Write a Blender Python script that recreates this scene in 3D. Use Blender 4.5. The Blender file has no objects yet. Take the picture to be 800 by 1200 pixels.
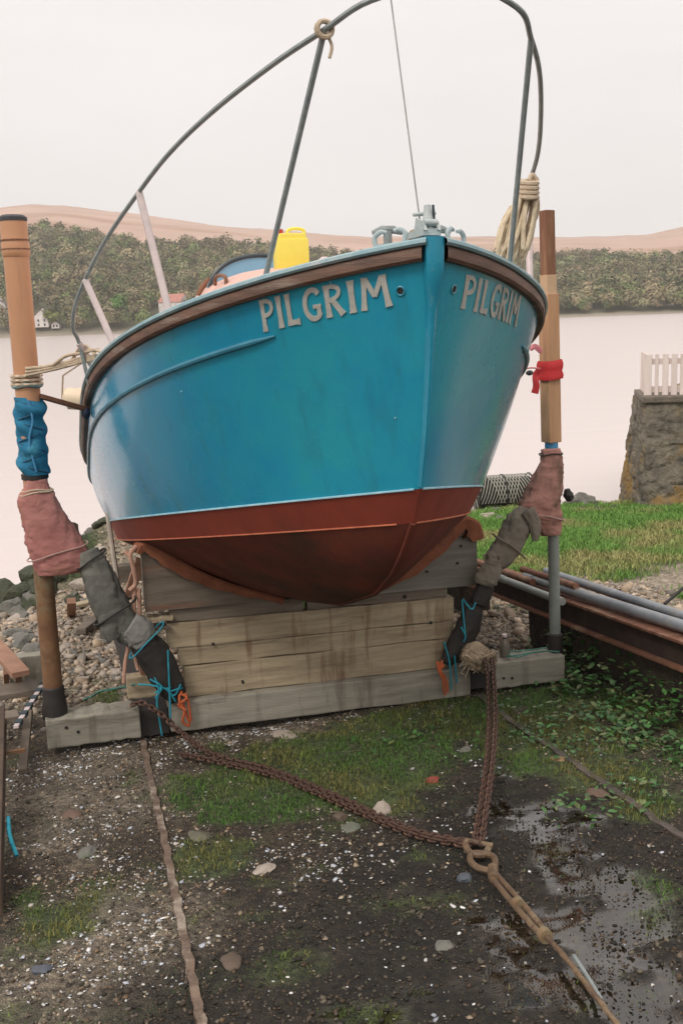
import bpy, bmesh, math, random
import numpy as np
from math import radians, sin, cos, tan, pi
from mathutils import Matrix, Vector
random.seed(4); rng = np.random.default_rng(7)
sc = bpy.context.scene; COL = sc.collection

# ------------------------------------------------------------------ camera
FP = 1170.; PITCH = radians(10.84); ROLL = radians(2.1); HC = 1.6
Fv = np.array([0, cos(PITCH), -sin(PITCH)]); r0 = np.array([1., 0, 0]); u0 = np.cross(r0, Fv)
Rv = cos(ROLL)*r0 - sin(ROLL)*u0; Uv = cos(ROLL)*u0 + sin(ROLL)*r0; C0 = np.array([0, 0, HC])
cam_d = bpy.data.cameras.new('camera'); cam = bpy.data.objects.new('camera', cam_d); COL.objects.link(cam)
M4 = Matrix.Identity(4)
for i in range(3):
    M4[i][0] = Rv[i]; M4[i][1] = Uv[i]; M4[i][2] = -Fv[i]; M4[i][3] = C0[i]
cam.matrix_world = M4
cam_d.sensor_fit = 'VERTICAL'; cam_d.sensor_height = 36; cam_d.lens = FP/1200*36
cam_d.clip_start = .05; cam_d.clip_end = 9000
sc.camera = cam
# ------------------------------------------------------------------ light
SUN_EL, SUN_AZ = radians(48), radians(215)      # azimuth clockwise from +Y: behind the camera, to the left
W = bpy.data.worlds.new('World'); sc.world = W; W.use_nodes = True
nt = W.node_tree; nt.nodes.clear()
n_out = nt.nodes.new('ShaderNodeOutputWorld'); n_bg = nt.nodes.new('ShaderNodeBackground')
n_sky = nt.nodes.new('ShaderNodeTexSky'); n_sky.sky_type = 'NISHITA'; n_sky.sun_disc = False
n_sky.sun_elevation = SUN_EL; n_sky.sun_rotation = SUN_AZ
n_tc = nt.nodes.new('ShaderNodeTexCoord'); n_sep = nt.nodes.new('ShaderNodeSeparateXYZ')
n_map = nt.nodes.new('ShaderNodeMapping'); n_map.inputs['Scale'].default_value = (1, 1, 4)
n_noi = nt.nodes.new('ShaderNodeTexNoise'); n_noi.inputs['Scale'].default_value = 1.6; n_noi.inputs['Detail'].default_value = 5
n_cr = nt.nodes.new('ShaderNodeValToRGB')
n_cr.color_ramp.elements[0].position = .3; n_cr.color_ramp.elements[0].color = (6.95, 6.50, 6.30, 1)
n_cr.color_ramp.elements[1].position = .7; n_cr.color_ramp.elements[1].color = (7.75, 7.35, 7.1, 1)
n_z = nt.nodes.new('ShaderNodeMapRange'); n_z.inputs[1].default_value = .30; n_z.inputs[2].default_value = 1.0
n_z.inputs[3].default_value = 1.0; n_z.inputs[4].default_value = 1.55
n_mul = nt.nodes.new('ShaderNodeVectorMath'); n_mul.operation = 'SCALE'
n_mix = nt.nodes.new('ShaderNodeMixRGB'); n_mix.inputs[0].default_value = .94
L = nt.links.new
L(n_tc.outputs['Generated'], n_sep.inputs[0]); L(n_tc.outputs['Generated'], n_map.inputs[0]); L(n_map.outputs[0], n_noi.inputs['Vector'])
L(n_noi.outputs['Fac'], n_cr.inputs[0]); L(n_sep.outputs['Z'], n_z.inputs[0])
L(n_cr.outputs[0], n_mul.inputs[0]); L(n_z.outputs[0], n_mul.inputs['Scale'])
L(n_sky.outputs[0], n_mix.inputs[1]); L(n_mul.outputs[0], n_mix.inputs[2])
L(n_mix.outputs[0], n_bg.inputs[0]); n_bg.inputs[1].default_value = .131; L(n_bg.outputs[0], n_out.inputs[0])
sun_d = bpy.data.lights.new('sun', 'SUN'); sun_d.energy = 1.4; sun_d.angle = radians(14); sun_d.color = (1, .95, .88)
sun = bpy.data.objects.new('sun', sun_d); COL.objects.link(sun)
sv = Vector((sin(SUN_AZ)*cos(SUN_EL), cos(SUN_AZ)*cos(SUN_EL), sin(SUN_EL)))
sun.rotation_euler = (-sv).to_track_quat('-Z', 'Y').to_euler()
vs = sc.view_settings; vs.view_transform = 'Standard'; vs.look = 'None'; vs.exposure = .14; vs.gamma = 1
vs.use_curve_mapping = False

# ------------------------------------------------------------------ places
def proj(P):
    d = np.asarray(P, float)-C0; z = d@Fv
    return np.array([400+FP*(d@Rv)/z, 600-FP*(d@Uv)/z])
def ray(x, y):
    return Fv*FP+Rv*(x-400)-Uv*(y-600)
YS = radians(15.2); SL = tan(radians(5.1))
A = np.array([-sin(YS), cos(YS), 0]); Rr = np.array([cos(YS), sin(YS), 0])     # down the slip / across it
YB = .27308538; S0 = np.array([.2968, 3.2, 0])
A2 = np.array([-sin(YB), cos(YB), 0]); R2 = np.array([cos(YB), sin(YB), 0]); Zv = np.array([0, 0, 1.])
def Wd(s, r, z): return S0+s*A2+r*R2+z*Zv                                       # boat frame -> world
def hs(x, y, s):                                                               # where a line of sight meets station s
    v = ray(x, y); t = (s+S0@A2-C0@A2)/(v@A2); return C0+t*v
def gp(x, y, h=0):                                                             # ... or the slope at height h
    v = ray(x, y); t = (h-HC)/(v[2]+SL*(v@A)); return C0+t*v
def far(x, y, Y):
    v = ray(x, y); return C0+v*(Y/v[1])
WATER = -1.22
def hashn(ix, iy, seed):
    h = (ix*374761393+iy*668265263+seed*1442695041) & 0xffffffff
    h = ((h ^ (h >> 13))*1274126177) & 0xffffffff
    return ((h ^ (h >> 16)) & 0xffff)/65535.
def vnoise(x, y, seed=0):
    x = np.asarray(x, float); y = np.asarray(y, float)
    ix = np.floor(x).astype(np.int64); iy = np.floor(y).astype(np.int64); fx = x-ix; fy = y-iy
    fx = fx*fx*(3-2*fx); fy = fy*fy*(3-2*fy)
    a = hashn(ix, iy, seed); b = hashn(ix+1, iy, seed); c = hashn(ix, iy+1, seed); d = hashn(ix+1, iy+1, seed)
    return (a*(1-fx)+b*fx)*(1-fy)+(c*(1-fx)+d*fx)*fy
def fbm(x, y, seed=0, o=4):
    s = 0; a = .5; t = 0
    for k in range(o):
        s = s+a*vnoise(x*2**k, y*2**k, seed+k*17); t += a; a *= .55
    return s/t
def sst(a, b, x):
    t = np.clip((x-a)/(b-a), 0, 1); return t*t*(3-2*t)
def shoreA(R): return np.interp(R, [-3.5, -1.5, 1, 4, 6, 7.5, 12], [9.4, 9.7, 11.2, 12.9, 13.7, 13.2, 13.2])
BUMPS = [(-2.72, 9.5, .40, .35), (-2.3, 9.9, .62, .5), (-1.7, 10.0, .55, .6), (-3.3, 9.2, .2, .6)]
def gz(x, y, rough=True):
    x = np.asarray(x, float); y = np.asarray(y, float)
    a = x*A[0]+y*A[1]; r = x*Rr[0]+y*Rr[1]; s = shoreA(r)
    z = -SL*a
    z = z+sst(s-2.2, s, a)*np.minimum(0, WATER+SL*s)*1.0-np.maximum(0, a-s)*.12
    for bx, by, bh, br_ in BUMPS: z = z+bh*np.exp(-(((x-bx)**2+(y-by)**2)/br_**2))
    if rough:
        z = z+(fbm(x*2.2, y*2.2, 3)-.5)*.05*sst(0, 3, a+3)+(fbm(x*9, y*9, 9, 3)-.5)*.022
    return z

# ------------------------------------------------------------------ materials
MATS = {}
def mat(name, c1, c2=None, rough=.7, scale=8., bump=.2, bscale=None, metal=0., coat=0., c3=None, stretch=(1, 1, 1), attr=None, spec=.5, f3=.62, dist=.004, streak=None, samt=.75, fleck=None):
    if name in MATS: return MATS[name]
    m = bpy.data.materials.new(name); m.use_nodes = True; t = m.node_tree; N = t.nodes; K = t.links.new
    b = N['Principled BSDF']; c2 = c2 or tuple(v*.7 for v in c1)
    tc = N.new('ShaderNodeTexCoord'); mp = N.new('ShaderNodeMapping'); mp.inputs['Scale'].default_value = stretch
    K(tc.outputs['Object'], mp.inputs[0])
    n1 = N.new('ShaderNodeTexNoise'); n1.inputs['Scale'].default_value = scale; n1.inputs['Detail'].default_value = 6
    n1.inputs['Roughness'].default_value = .65; K(mp.outputs[0], n1.inputs['Vector'])
    cr = N.new('ShaderNodeValToRGB'); cr.color_ramp.elements[0].position = .34; cr.color_ramp.elements[1].position = .66
    cr.color_ramp.elements[0].color = (*c2, 1); cr.color_ramp.elements[1].color = (*c1, 1); K(n1.outputs['Fac'], cr.inputs[0])
    col = cr.outputs[0]
    if attr:
        at = N.new('ShaderNodeAttribute'); at.attribute_name = attr
        mx = N.new('ShaderNodeMixRGB'); mx.blend_type = 'MULTIPLY'; mx.inputs[0].default_value = 1
        K(col, mx.inputs[1]); K(at.outputs['Color'], mx.inputs[2]); col = mx.outputs[0]
    if c3:
        n2 = N.new('ShaderNodeTexNoise'); n2.inputs['Scale'].default_value = scale*.35; n2.inputs['Detail'].default_value = 8
        n2.inputs['Roughness'].default_value = .7; K(mp.outputs[0], n2.inputs['Vector'])
        r2 = N.new('ShaderNodeMapRange'); r2.inputs[1].default_value = f3-.06; r2.inputs[2].default_value = f3+.06; K(n2.outputs['Fac'], r2.inputs[0])
        mx = N.new('ShaderNodeMixRGB'); K(r2.outputs[0], mx.inputs[0]); K(col, mx.inputs[1]); mx.inputs[2].default_value = (*c3, 1); col = mx.outputs[0]
    if streak:
        m5 = N.new('ShaderNodeMapping'); m5.inputs['Scale'].default_value = (1, 1, .13); K(tc.outputs['Object'], m5.inputs[0])
        n5 = N.new('ShaderNodeTexNoise'); n5.inputs['Scale'].default_value = 13; n5.inputs['Detail'].default_value = 5; n5.inputs['Roughness'].default_value = .6; K(m5.outputs[0], n5.inputs['Vector'])
        r5 = N.new('ShaderNodeMapRange'); r5.inputs[1].default_value = .54; r5.inputs[2].default_value = .68; r5.inputs[4].default_value = samt; K(n5.outputs['Fac'], r5.inputs[0])
        mx = N.new('ShaderNodeMixRGB'); K(r5.outputs[0], mx.inputs[0]); K(col, mx.inputs[1]); mx.inputs[2].default_value = (*streak, 1); col = mx.outputs[0]
    if fleck:
        n6 = N.new('ShaderNodeTexNoise'); n6.inputs['Scale'].default_value = fleck[3]; n6.inputs['Detail'].default_value = 8; n6.inputs['Roughness'].default_value = .75; K(tc.outputs['Object'], n6.inputs['Vector'])
        r6 = N.new('ShaderNodeMapRange'); r6.inputs[1].default_value = fleck[4]-.015; r6.inputs[2].default_value = fleck[4]+.015; K(n6.outputs['Fac'], r6.inputs[0])
        mx = N.new('ShaderNodeMixRGB'); K(r6.outputs[0], mx.inputs[0]); K(col, mx.inputs[1]); mx.inputs[2].default_value = (*fleck[:3], 1); col = mx.outputs[0]
    K(col, b.inputs['Base Color'])
    b.inputs['Metallic'].default_value = metal; b.inputs['Coat Weight'].default_value = coat
    b.inputs['Coat Roughness'].default_value = .12; b.inputs['Specular IOR Level'].default_value = spec
    rr = N.new('ShaderNodeMapRange'); rr.inputs[3].default_value = min(1, rough+.1); rr.inputs[4].default_value = max(.03, rough-.1)
    K(n1.outputs['Fac'], rr.inputs[0]); K(rr.outputs[0], b.inputs['Roughness'])
    if bump:
        n3 = N.new('ShaderNodeTexNoise'); n3.inputs['Scale'].default_value = bscale or scale*5; n3.inputs['Detail'].default_value = 5
        K(mp.outputs[0], n3.inputs['Vector'])
        bp = N.new('ShaderNodeBump'); bp.inputs['Strength'].default_value = bump; bp.inputs['Distance'].default_value = dist
        K(n3.outputs['Fac'], bp.inputs['Height']); K(bp.outputs[0], b.inputs['Normal'])
    MATS[name] = m; return m
def vcol(name, rough=.8, mul=1., spec=.3, sub=0., tint=None):
    if name in MATS: return MATS[name]
    m = bpy.data.materials.new(name); m.use_nodes = True; t = m.node_tree; N = t.nodes; K = t.links.new
    b = N['Principled BSDF']; at = N.new('ShaderNodeAttribute'); at.attribute_name = 'Col'
    n1 = N.new('ShaderNodeTexNoise'); n1.inputs['Scale'].default_value = 60; tc = N.new('ShaderNodeTexCoord'); K(tc.outputs['Object'], n1.inputs['Vector'])
    r = N.new('ShaderNodeMapRange'); r.inputs[3].default_value = .7*mul; r.inputs[4].default_value = 1.3*mul; K(n1.outputs['Fac'], r.inputs[0])
    sc_ = N.new('ShaderNodeVectorMath'); sc_.operation = 'SCALE'; K(at.outputs['Color'], sc_.inputs[0]); K(r.outputs[0], sc_.inputs['Scale'])
    K(sc_.outputs[0], b.inputs['Base Color']); b.inputs['Roughness'].default_value = rough; b.inputs['Specular IOR Level'].default_value = spec
    MATS[name] = m; return m

hull_blue = mat('hull_blue', (.013, .295, .47), (.010, .25, .415), rough=.27, scale=1.6, bump=.10, bscale=4, coat=.42, fleck=(.35, .50, .50, 45, .735), streak=(.02, .20, .27), samt=.45, c3=(.02, .33, .42), f3=.565, dist=.006)
cap_blue = mat('cap_blue', (.30, .42, .44), (.20, .34, .38), rough=.5, scale=14, bump=.2, c3=(.42, .46, .45))
stem_blue = mat('stem_blue', (.018, .265, .385), (.014, .225, .34), rough=.35, scale=12, bump=.3, c3=(.16, .34, .39), f3=.62)
mould_blue = mat('mould_blue', (.05, .25, .34), (.03, .18, .27), rough=.35, scale=12, bump=.1)
red_anti = mat('antifoul', (.17, .044, .027), (.10, .032, .022), rough=.8, scale=5, bump=.3, c3=(.075, .033, .022), f3=.56, spec=.2, fleck=(.04, .045, .03, 22, .66))
pale_stripe = mat('pale_stripe', (.42, .62, .68), (.22, .44, .54), rough=.5, scale=20, bump=0)
orange_stripe = mat('orange_stripe', (.55, .17, .08), (.4, .11, .06), rough=.6, scale=20, bump=0)
strake_wood = mat('strake_wood', (.17, .088, .055), (.09, .048, .034), rough=.6, scale=6, bump=.5, stretch=(1, 1, 7), c3=(.24, .19, .15), f3=.62)
letter_m = mat('letter_paint', (.52, .50, .45), (.40, .39, .35), rough=.75, scale=30, bump=.4, c3=(.42, .39, .34))
steel = mat('galvanised', (.30, .33, .32), (.20, .225, .225), rough=.4, scale=25, bump=.2, metal=0)
fitm = mat('fitting_grey', (.50, .54, .52), (.34, .40, .40), rough=.5, scale=30, bump=.3)
palepaint = mat('pale_rail', (.62, .50, .48), (.48, .42, .41), rough=.5, scale=20, bump=.1)
pinkcabin = mat('pink_deck', (.70, .42, .34), (.58, .36, .30), rough=.6, scale=5, bump=.15)
yellow_p = mat('yellow_plastic', (.86, .74, .12), (.80, .68, .10), rough=.4, scale=5, bump=.05)
tan_pipe = mat('tan_pipe', (.54, .28, .15), (.46, .23, .12), rough=.5, scale=5, bump=.1, stretch=(1, 1, .3), c3=(.30, .15, .085), f3=.60, fleck=(.16, .09, .06, 18, .69), streak=(.30, .16, .10), samt=.5)
tan_wood = mat('tan_wood', (.52, .30, .165), (.42, .23, .12), rough=.7, scale=9, bump=.3, stretch=(3, 3, .3), c3=(.5, .3, .17), fleck=(.14, .08, .05, 20, .68), streak=(.30, .16, .09), samt=.6)
brown_wood = mat('brown_wood', (.25, .115, .06), (.16, .07, .04), rough=.75, scale=9, bump=.4, stretch=(3, 3, .3), c3=(.33, .2, .11))
rusty = mat('rusty_pipe', (.22, .115, .05), (.12, .055, .03), rough=.8, scale=9, bump=.5, c3=(.20, .17, .10), f3=.55)
black_m = mat('black_bitumen', (.018, .016, .015), (.03, .024, .02), rough=.65, scale=12, bump=.5)
grey_pipe = mat('grey_pipe', (.26, .28, .25), (.19, .205, .19), rough=.55, scale=9, bump=.25, c3=(.33, .30, .25), f3=.66)
pinkcloth = mat('pink_cloth', (.45, .21, .18), (.36, .15, .135), rough=.95, scale=7, bump=1, bscale=26, c3=(.34, .17, .12), f3=.58, spec=.1, dist=.007)
stained = mat('stained_cloth', (.50, .26, .21), (.38, .19, .155), rough=.95, scale=9, bump=1, bscale=26, c3=(.17, .11, .08), f3=.525, spec=.1, dist=.007)
greycloth = mat('grey_cloth', (.15, .145, .13), (.10, .10, .092), rough=.95, scale=7, bump=1, bscale=26, c3=(.20, .19, .16), f3=.6, spec=.1, dist=.007)
oldcloth = mat('old_cloth', (.24, .21, .165), (.17, .15, .12), rough=.95, scale=9, bump=1, bscale=26, c3=(.12, .11, .085), spec=.1, dist=.007)
bluecloth = mat('blue_rag', (.035, .21, .34), (.022, .14, .25), rough=.8, scale=14, bump=1, bscale=26, c3=(.08, .30, .40), spec=.2, dist=.007)
redcloth = mat('red_tape', (.58, .03, .03), (.46, .02, .025), rough=.6, scale=10, bump=.3)
pinktape = mat('pink_tape', (.75, .25, .28), None, rough=.7, scale=10, bump=.2)
bluetape = mat('blue_tape', (.07, .28, .5), None, rough=.5, scale=10, bump=.1)
rope_m = mat('cream_rope', (.62, .50, .36), (.46, .36, .26), rough=.9, scale=60, bump=.8, bscale=300)
ropefleck = mat('flecked_rope', (.72, .60, .43), (.52, .43, .30), rough=.9, scale=40, bump=.6, bscale=200, c3=(.12, .16, .10), f3=.66)
tealrope = mat('teal_rope', (.02, .30, .38), (.015, .2, .28), rough=.7, scale=50, bump=.4)
greenrope = mat('green_rope', (.07, .22, .17), (.05, .16, .13), rough=.7, scale=50, bump=.4)
orangerope = mat('orange_rope', (.55, .13, .04), (.38, .08, .03), rough=.85, scale=60, bump=.6)
chain_rust = mat('rust_chain', (.085, .040, .025), (.038, .02, .014), rough=.7, scale=30, bump=.6, c3=(.20, .10, .06), f3=.58)  # lighter patches over the rust paint in highlights on the links
iron_tan = mat('weathered_iron', (.17, .11, .06), (.085, .05, .032), rough=.6, scale=20, bump=.5, c3=(.26, .19, .12), f3=.6)
timber = mat('weathered_timber', (.43, .345, .23), (.27, .215, .14), rough=.85, scale=5, bump=.5, bscale=40, stretch=(.5, .5, 5), c3=(.16, .12, .078), f3=.60, streak=(.15, .075, .04))
timber_g = mat('grey_timber', (.33, .305, .245), (.215, .20, .16), rough=.85, scale=5, bump=.5, bscale=40, stretch=(.5, .5, 5), c3=(.12, .105, .08), f3=.60, streak=(.12, .10, .075))
timber_d = mat('dark_timber', (.21, .17, .13), (.115, .092, .07), rough=.9, scale=5, bump=.6, bscale=40, stretch=(.5, .5, 5), c3=(.20, .085, .05), f3=.64)
ironst = mat('rust_stain', (.22, .09, .04), (.15, .06, .03), rough=.9, scale=14, bump=.2)
woodred = mat('plank_red', (.36, .20, .13), (.25, .13, .085), rough=.85, scale=7, bump=.4, stretch=(1, 1, 4))
carpet = mat('carpet', (.30, .12, .07), (.20, .075, .045), rough=1, scale=12, bump=.8, bscale=150, c3=(.15, .075, .055), spec=.05)
rail_rust = mat('rusty_rail', (.23, .10, .055), (.13, .055, .034), rough=.85, scale=9, bump=.5, c3=(.33, .2, .13), f3=.6)
dark_rust = mat('dark_rust', (.055, .032, .022), (.03, .02, .016), rough=.9, scale=9, bump=.5)
rockm = mat('shore_rock', (.20, .19, .165), (.115, .11, .095), rough=.9, scale=6, bump=.9, bscale=22, c3=(.07, .085, .045), f3=.57, dist=.02)
rockl = mat('pale_rock', (.42, .36, .30), (.30, .25, .21), rough=.9, scale=6, bump=.8, bscale=22, c3=(.20, .17, .13), f3=.6, dist=.015)
weedrock = mat('weedy_rock', (.055, .06, .03), (.03, .034, .02), rough=.8, scale=9, bump=1, bscale=30, c3=(.12, .12, .09), dist=.02)

# ------------------------------------------------------------------ mesh helpers
ORG = {}
def setp(o, label=None, cat=None, group=None, kind=None):
    if label: o['label'] = label
    if cat: o['category'] = cat
    if group: o['group'] = group
    if kind: o['kind'] = kind
    return o
def root(name, loc, label, cat, group=None):
    o = bpy.data.objects.new(name, None); COL.objects.link(o); o.location = tuple(loc); ORG[o.name] = np.array(loc, float)
    o.empty_display_size = .1
    return setp(o, label, cat, group)
def mesh(name, V, Fs, m, parent=None, smooth=False, org=None):
    V = np.asarray(V, float)
    if parent is not None: og = ORG[parent.name]
    elif org is not None: og = np.array(org, float)
    else:
        og = (V.min(0)+V.max(0))/2; og[2] = V[:, 2].min()
    me = bpy.data.meshes.new(name)
    me.from_pydata((V-og).tolist(), [], [list(map(int, f)) for f in Fs]); me.update()
    ms = m if isinstance(m, (list, tuple)) else [m]
    for q in ms: me.materials.append(q)
    if smooth:
        me.polygons.foreach_set('use_smooth', [True]*len(me.polygons))
    o = bpy.data.objects.new(name, me); COL.objects.link(o)
    if parent is not None: o.parent = parent
    else: o.location = tuple(og)
    ORG[o.name] = og; return o
class MB:
    def __init__(s): s.V = []; s.F = []
    def add(s, V, Fs):
        k = len(s.V); s.V += [tuple(v) for v in V]; s.F += [[i+k for i in f] for f in Fs]; return s
    def obox(s, c, ax, ay, az):
        c, ax, ay, az = map(np.asarray, (c, ax, ay, az))
        V = [c+i*ax+j*ay+k*az for i in (-1, 1) for j in (-1, 1) for k in (-1, 1)]
        if np.dot(np.cross(ax, ay), az) < 0: return s.add(V, [[0, 2, 3, 1], [4, 5, 7, 6], [0, 1, 5, 4], [2, 6, 7, 3], [0, 4, 6, 2], [1, 3, 7, 5]])
        return s.add(V, [[0, 1, 3, 2], [4, 6, 7, 5], [0, 4, 5, 1], [2, 3, 7, 6], [0, 2, 6, 4], [1, 5, 7, 3]])
    def bar(s, p, q, w, h, up=(0, 0, 1)):
        p = np.asarray(p, float); q = np.asarray(q, float); d = q-p; Ln = np.linalg.norm(d); d = d/Ln
        x = np.cross(d, up); x = x/np.linalg.norm(x); y = np.cross(x, d)
        return s.obox((p+q)/2, d*Ln/2, x*w/2, y*h/2)
    def tube(s, P, r, n=10, cap=True, lobes=0, twist=0, flat=1., wr=0, seed=0, up=None):
        P = [np.asarray(p, float) for p in P]; m = len(P)
        rs = r if hasattr(r, '__len__') else [r]*m
        T = []
        for i in range(m):
            t = P[min(i+1, m-1)]-P[max(i-1, 0)]; T.append(t/(np.linalg.norm(t)+1e-9))
        a = np.array(up if up is not None else ([0, 0, 1.] if abs(T[0][2]) < .9 else [1., 0, 0]), float)
        V = []; L_ = 0
        for i in range(m):
            a = a-T[i]*(a@T[i]); a = a/(np.linalg.norm(a)+1e-9); b = np.cross(T[i], a)
            if i: L_ += np.linalg.norm(P[i]-P[i-1])
            for k in range(n):
                th = 2*pi*k/n; q = rs[i]
                if lobes: q = q*(1+.16*cos(lobes*(th+twist*L_)))
                if wr:
                    q = q*(1+wr*(float(vnoise(k*6./n+seed*3.1, L_*14+seed))-.5)*2*.6+wr*.5*sin(L_*60+3*sin(th+seed)))
                V.append(P[i]+a*q*cos(th)+b*q*flat*sin(th))
        Fs = [[i*n+k, i*n+(k+1) % n, (i+1)*n+(k+1) % n, (i+1)*n+k] for i in range(m-1) for k in range(n)]
        if cap: Fs += [list(range(n))[::-1], [(m-1)*n+k for k in range(n)]]
        return s.add(V, Fs)
    def grid(s, rows, closed=False):
        n = len(rows[0]); V = [p for rw in rows for p in rw]
        Fs = [[i*n+k, i*n+k+1, (i+1)*n+k+1, (i+1)*n+k] for i in range(len(rows)-1) for k in range(n-1)]
        return s.add(V, Fs)
    def ball(s, c, rx, ry, rz, n=10, ax=None):
        V = []; m = n//2+1
        for i in range(m+1):
            ph = -pi/2+pi*i/m
            for k in range(n):
                th = 2*pi*k/n; V.append((c[0]+rx*cos(ph)*cos(th), c[1]+ry*cos(ph)*sin(th), c[2]+rz*sin(ph)))
        return s.add(V, [[i*n+k, i*n+(k+1) % n, (i+1)*n+(k+1) % n, (i+1)*n+k] for i in range(m) for k in range(n)])
    def prism(s, poly, d):                       # poly: list of 3-D points (planar), extruded by vector d
        n = len(poly); d = np.asarray(d, float)
        V = [np.asarray(p, float) for p in poly]+[np.asarray(p, float)+d for p in poly]
        return s.add(V, [list(range(n)), [n+k for k in range(n)][::-1]]+[[(k+1) % n, k, n+k, n+(k+1) % n] for k in range(n)])
    def build(s, name, m, parent=None, smooth=False, org=None, bevel=0, sub=0):
        o = mesh(name, np.array(s.V), s.F, m, parent, smooth, org)
        bm = bmesh.new(); bm.from_mesh(o.data)
        bmesh.ops.recalc_face_normals(bm, faces=bm.faces)
        if bevel: 
            es = [e for e in bm.edges if len(e.link_faces) == 2 and e.calc_face_angle(0) > .6]
            bmesh.ops.bevel(bm, geom=es, offset=bevel, segments=2, affect='EDGES', profile=.6, clamp_overlap=True)
        bm.to_mesh(o.data); bm.free()
        if smooth:
            try: o.data.set_sharp_from_angle(angle=radians(38))
            except Exception: pass
        return o
def spline(P, n=8):
    P = [np.asarray(p, float) for p in P]; Q = [2*P[0]-P[1]]+P+[2*P[-1]-P[-2]]; out = []
    for i in range(1, len(Q)-2):
        for k in range(n):
            t = k/n; a, b, c, d = Q[i-1], Q[i], Q[i+1], Q[i+2]
            out.append(.5*((2*b)+(-a+c)*t+(2*a-5*b+4*c-d)*t*t+(-a+3*b-3*c+d)*t**3))
    out.append(P[-1]); return out
def interp(R_, n):
    R_ = np.asarray(R_, float); x = np.linspace(0, len(R_)-1, n); return np.interp(x, np.arange(len(R_)), R_)
def setcol(o, cols):
    a = o.data.color_attributes.new('Col', 'FLOAT_COLOR', 'POINT')
    c = np.ones((len(o.data.vertices), 4)); c[:, :3] = cols; a.data.foreach_set('color', c.ravel())
def fastmesh(name, V, Fn, m, cols=None, quad=4):
    me = bpy.data.meshes.new(name); me.vertices.add(len(V)); me.vertices.foreach_set('co', np.asarray(V, np.float32).ravel())
    Fn = np.asarray(Fn, np.int32); nf = len(Fn); k = Fn.shape[1]
    me.loops.add(nf*k); me.loops.foreach_set('vertex_index', Fn.ravel())
    me.polygons.add(nf); me.polygons.foreach_set('loop_start', np.arange(0, nf*k, k, dtype=np.int32)); me.update(calc_edges=True); me.validate()
    me.materials.append(m); o = bpy.data.objects.new(name, me); COL.objects.link(o); ORG[o.name] = np.zeros(3)
    if cols is not None: setcol(o, cols)
    return o

# ================================================================== SETTING
# masks of the ground, in metres on the slope (each: centre pixel of the place, radii along / across, weight)
def blob(x, y, spec):
    a = x*A[0]+y*A[1]; r = x*Rr[0]+y*Rr[1]; m = np.zeros_like(np.asarray(x, float))
    for (px, py, ra, rr, w) in spec:
        P = gp(px, py); ca = P@A; cr = P@Rr
        d = np.sqrt(((a-ca)/ra)**2+((r-cr)/rr)**2); m = np.maximum(m, w*(1-sst(.45, 1.15, d)))
    return m
GRASS = [(380, 905, .6, .75, 1.0), (560, 840, .4, .8, .95), (700, 870, .7, .7, .85), (240, 940, .35, .2, 1), (290, 930, .5, .42, .95), (250, 1000, .22, .18, 1.1), (420, 880, .45, .6, .95), (470, 850, .35, .55, .9), (330, 885, .3, .3, .7), (600, 860, .35, .4, .7),
         (680, 830, .6, .5, .75), (780, 860, .7, .5, .9), (90, 1060, .3, .25, .45), (150, 1040, .2, .3, .45), (680, 905, .2, .3, .5), (760, 940, .2, .25, .5),
         (230, 1080, .12, .15, .5), (120, 820, .25, .12, .8), (90, 690, .3, .3, .8)]
def masks(x, y):
    x = np.asarray(x, float); y = np.asarray(y, float)
    a = x*A[0]+y*A[1]; r = x*Rr[0]+y*Rr[1]
    n = fbm(x*3.1, y*3.1, 21); n2 = fbm(x*9, y*9, 31, 3)
    g = blob(x, y, GRASS)
    g = np.clip((g+(n-.5)*1.3+(n2-.5)*1.0-.22)*2.2, 0, 1)
    lawn = sst(6.9, 7.9, a+(n-.5)*1.2-.12*(r-2))*(1-sst(-1.0, -.2, a-shoreA(r))*sst(7.2, 6.4, r)*.9)*sst(1.3, 2.4, r+(n-.5))*(1-sst(-.5, .1, a-shoreA(r)+.3+(n-.5)*.8))
    g = np.maximum(g, np.clip(lawn*1.5-(n2 > .62)*.25, 0, 1))
    wet = blob(x, y, [(640, 960, .25, .35, .9), (700, 1040, .45, .22, 1), (730, 1150, .35, .22, 1), (600, 900, .2, .25, .8), (600, 1120, .3, .25, .75), (440, 1160, .2, .3, .4), (580, 950, .16, .16, .9), (690, 1080, .3, .3, .9)])
    wet = np.clip((wet+(n2-.5)*1.7+(n-.5)*.9-.5)*3, 0, 1)*(1-g)
    damp = np.clip(blob(x, y, [(560, 1120, 1.2, .9, 1), (640, 980, 1.2, .6, 1), (300, 1180, .5, .6, .8), (560, 920, .8, .5, .9)])+(n-.5)*.6, 0, 1)
    beach = sst(4.9, 6.2, a+(n-.5)*.8)*(1-lawn)
    return g, wet, damp, beach
ax_ = np.concatenate([np.linspace(-60, -4, 25)[:-1], np.linspace(-4, 5.5, 230)[:-1], np.linspace(5.5, 14, 60)[:-1], np.linspace(14, 60, 20)])
ay_ = np.concatenate([np.linspace(-30, 0, 12)[:-1], np.linspace(0, 1.5, 20)[:-1], np.linspace(1.5, 7.5, 200)[:-1], np.linspace(7.5, 18, 110)[:-1], np.linspace(18, 80, 16)])
GX, GY = np.meshgrid(ax_, ay_); nx = len(ax_); ny = len(ay_)
g, wet, damp, beach = masks(GX, GY)
GZ = gz(GX, GY)-wet*.008
n1 = fbm(GX*6, GY*6, 41)[..., None]; n3 = fbm(GX*25, GY*25, 45, 2)[..., None]
soil = np.array([.050, .036, .022])*(.6+.8*n1); gravelc = np.array([.135, .11, .08])*(.6+.8*n1)
agx = GX*A[0]+GY*A[1]; rgx = GX*Rr[0]+GY*Rr[1]
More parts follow.
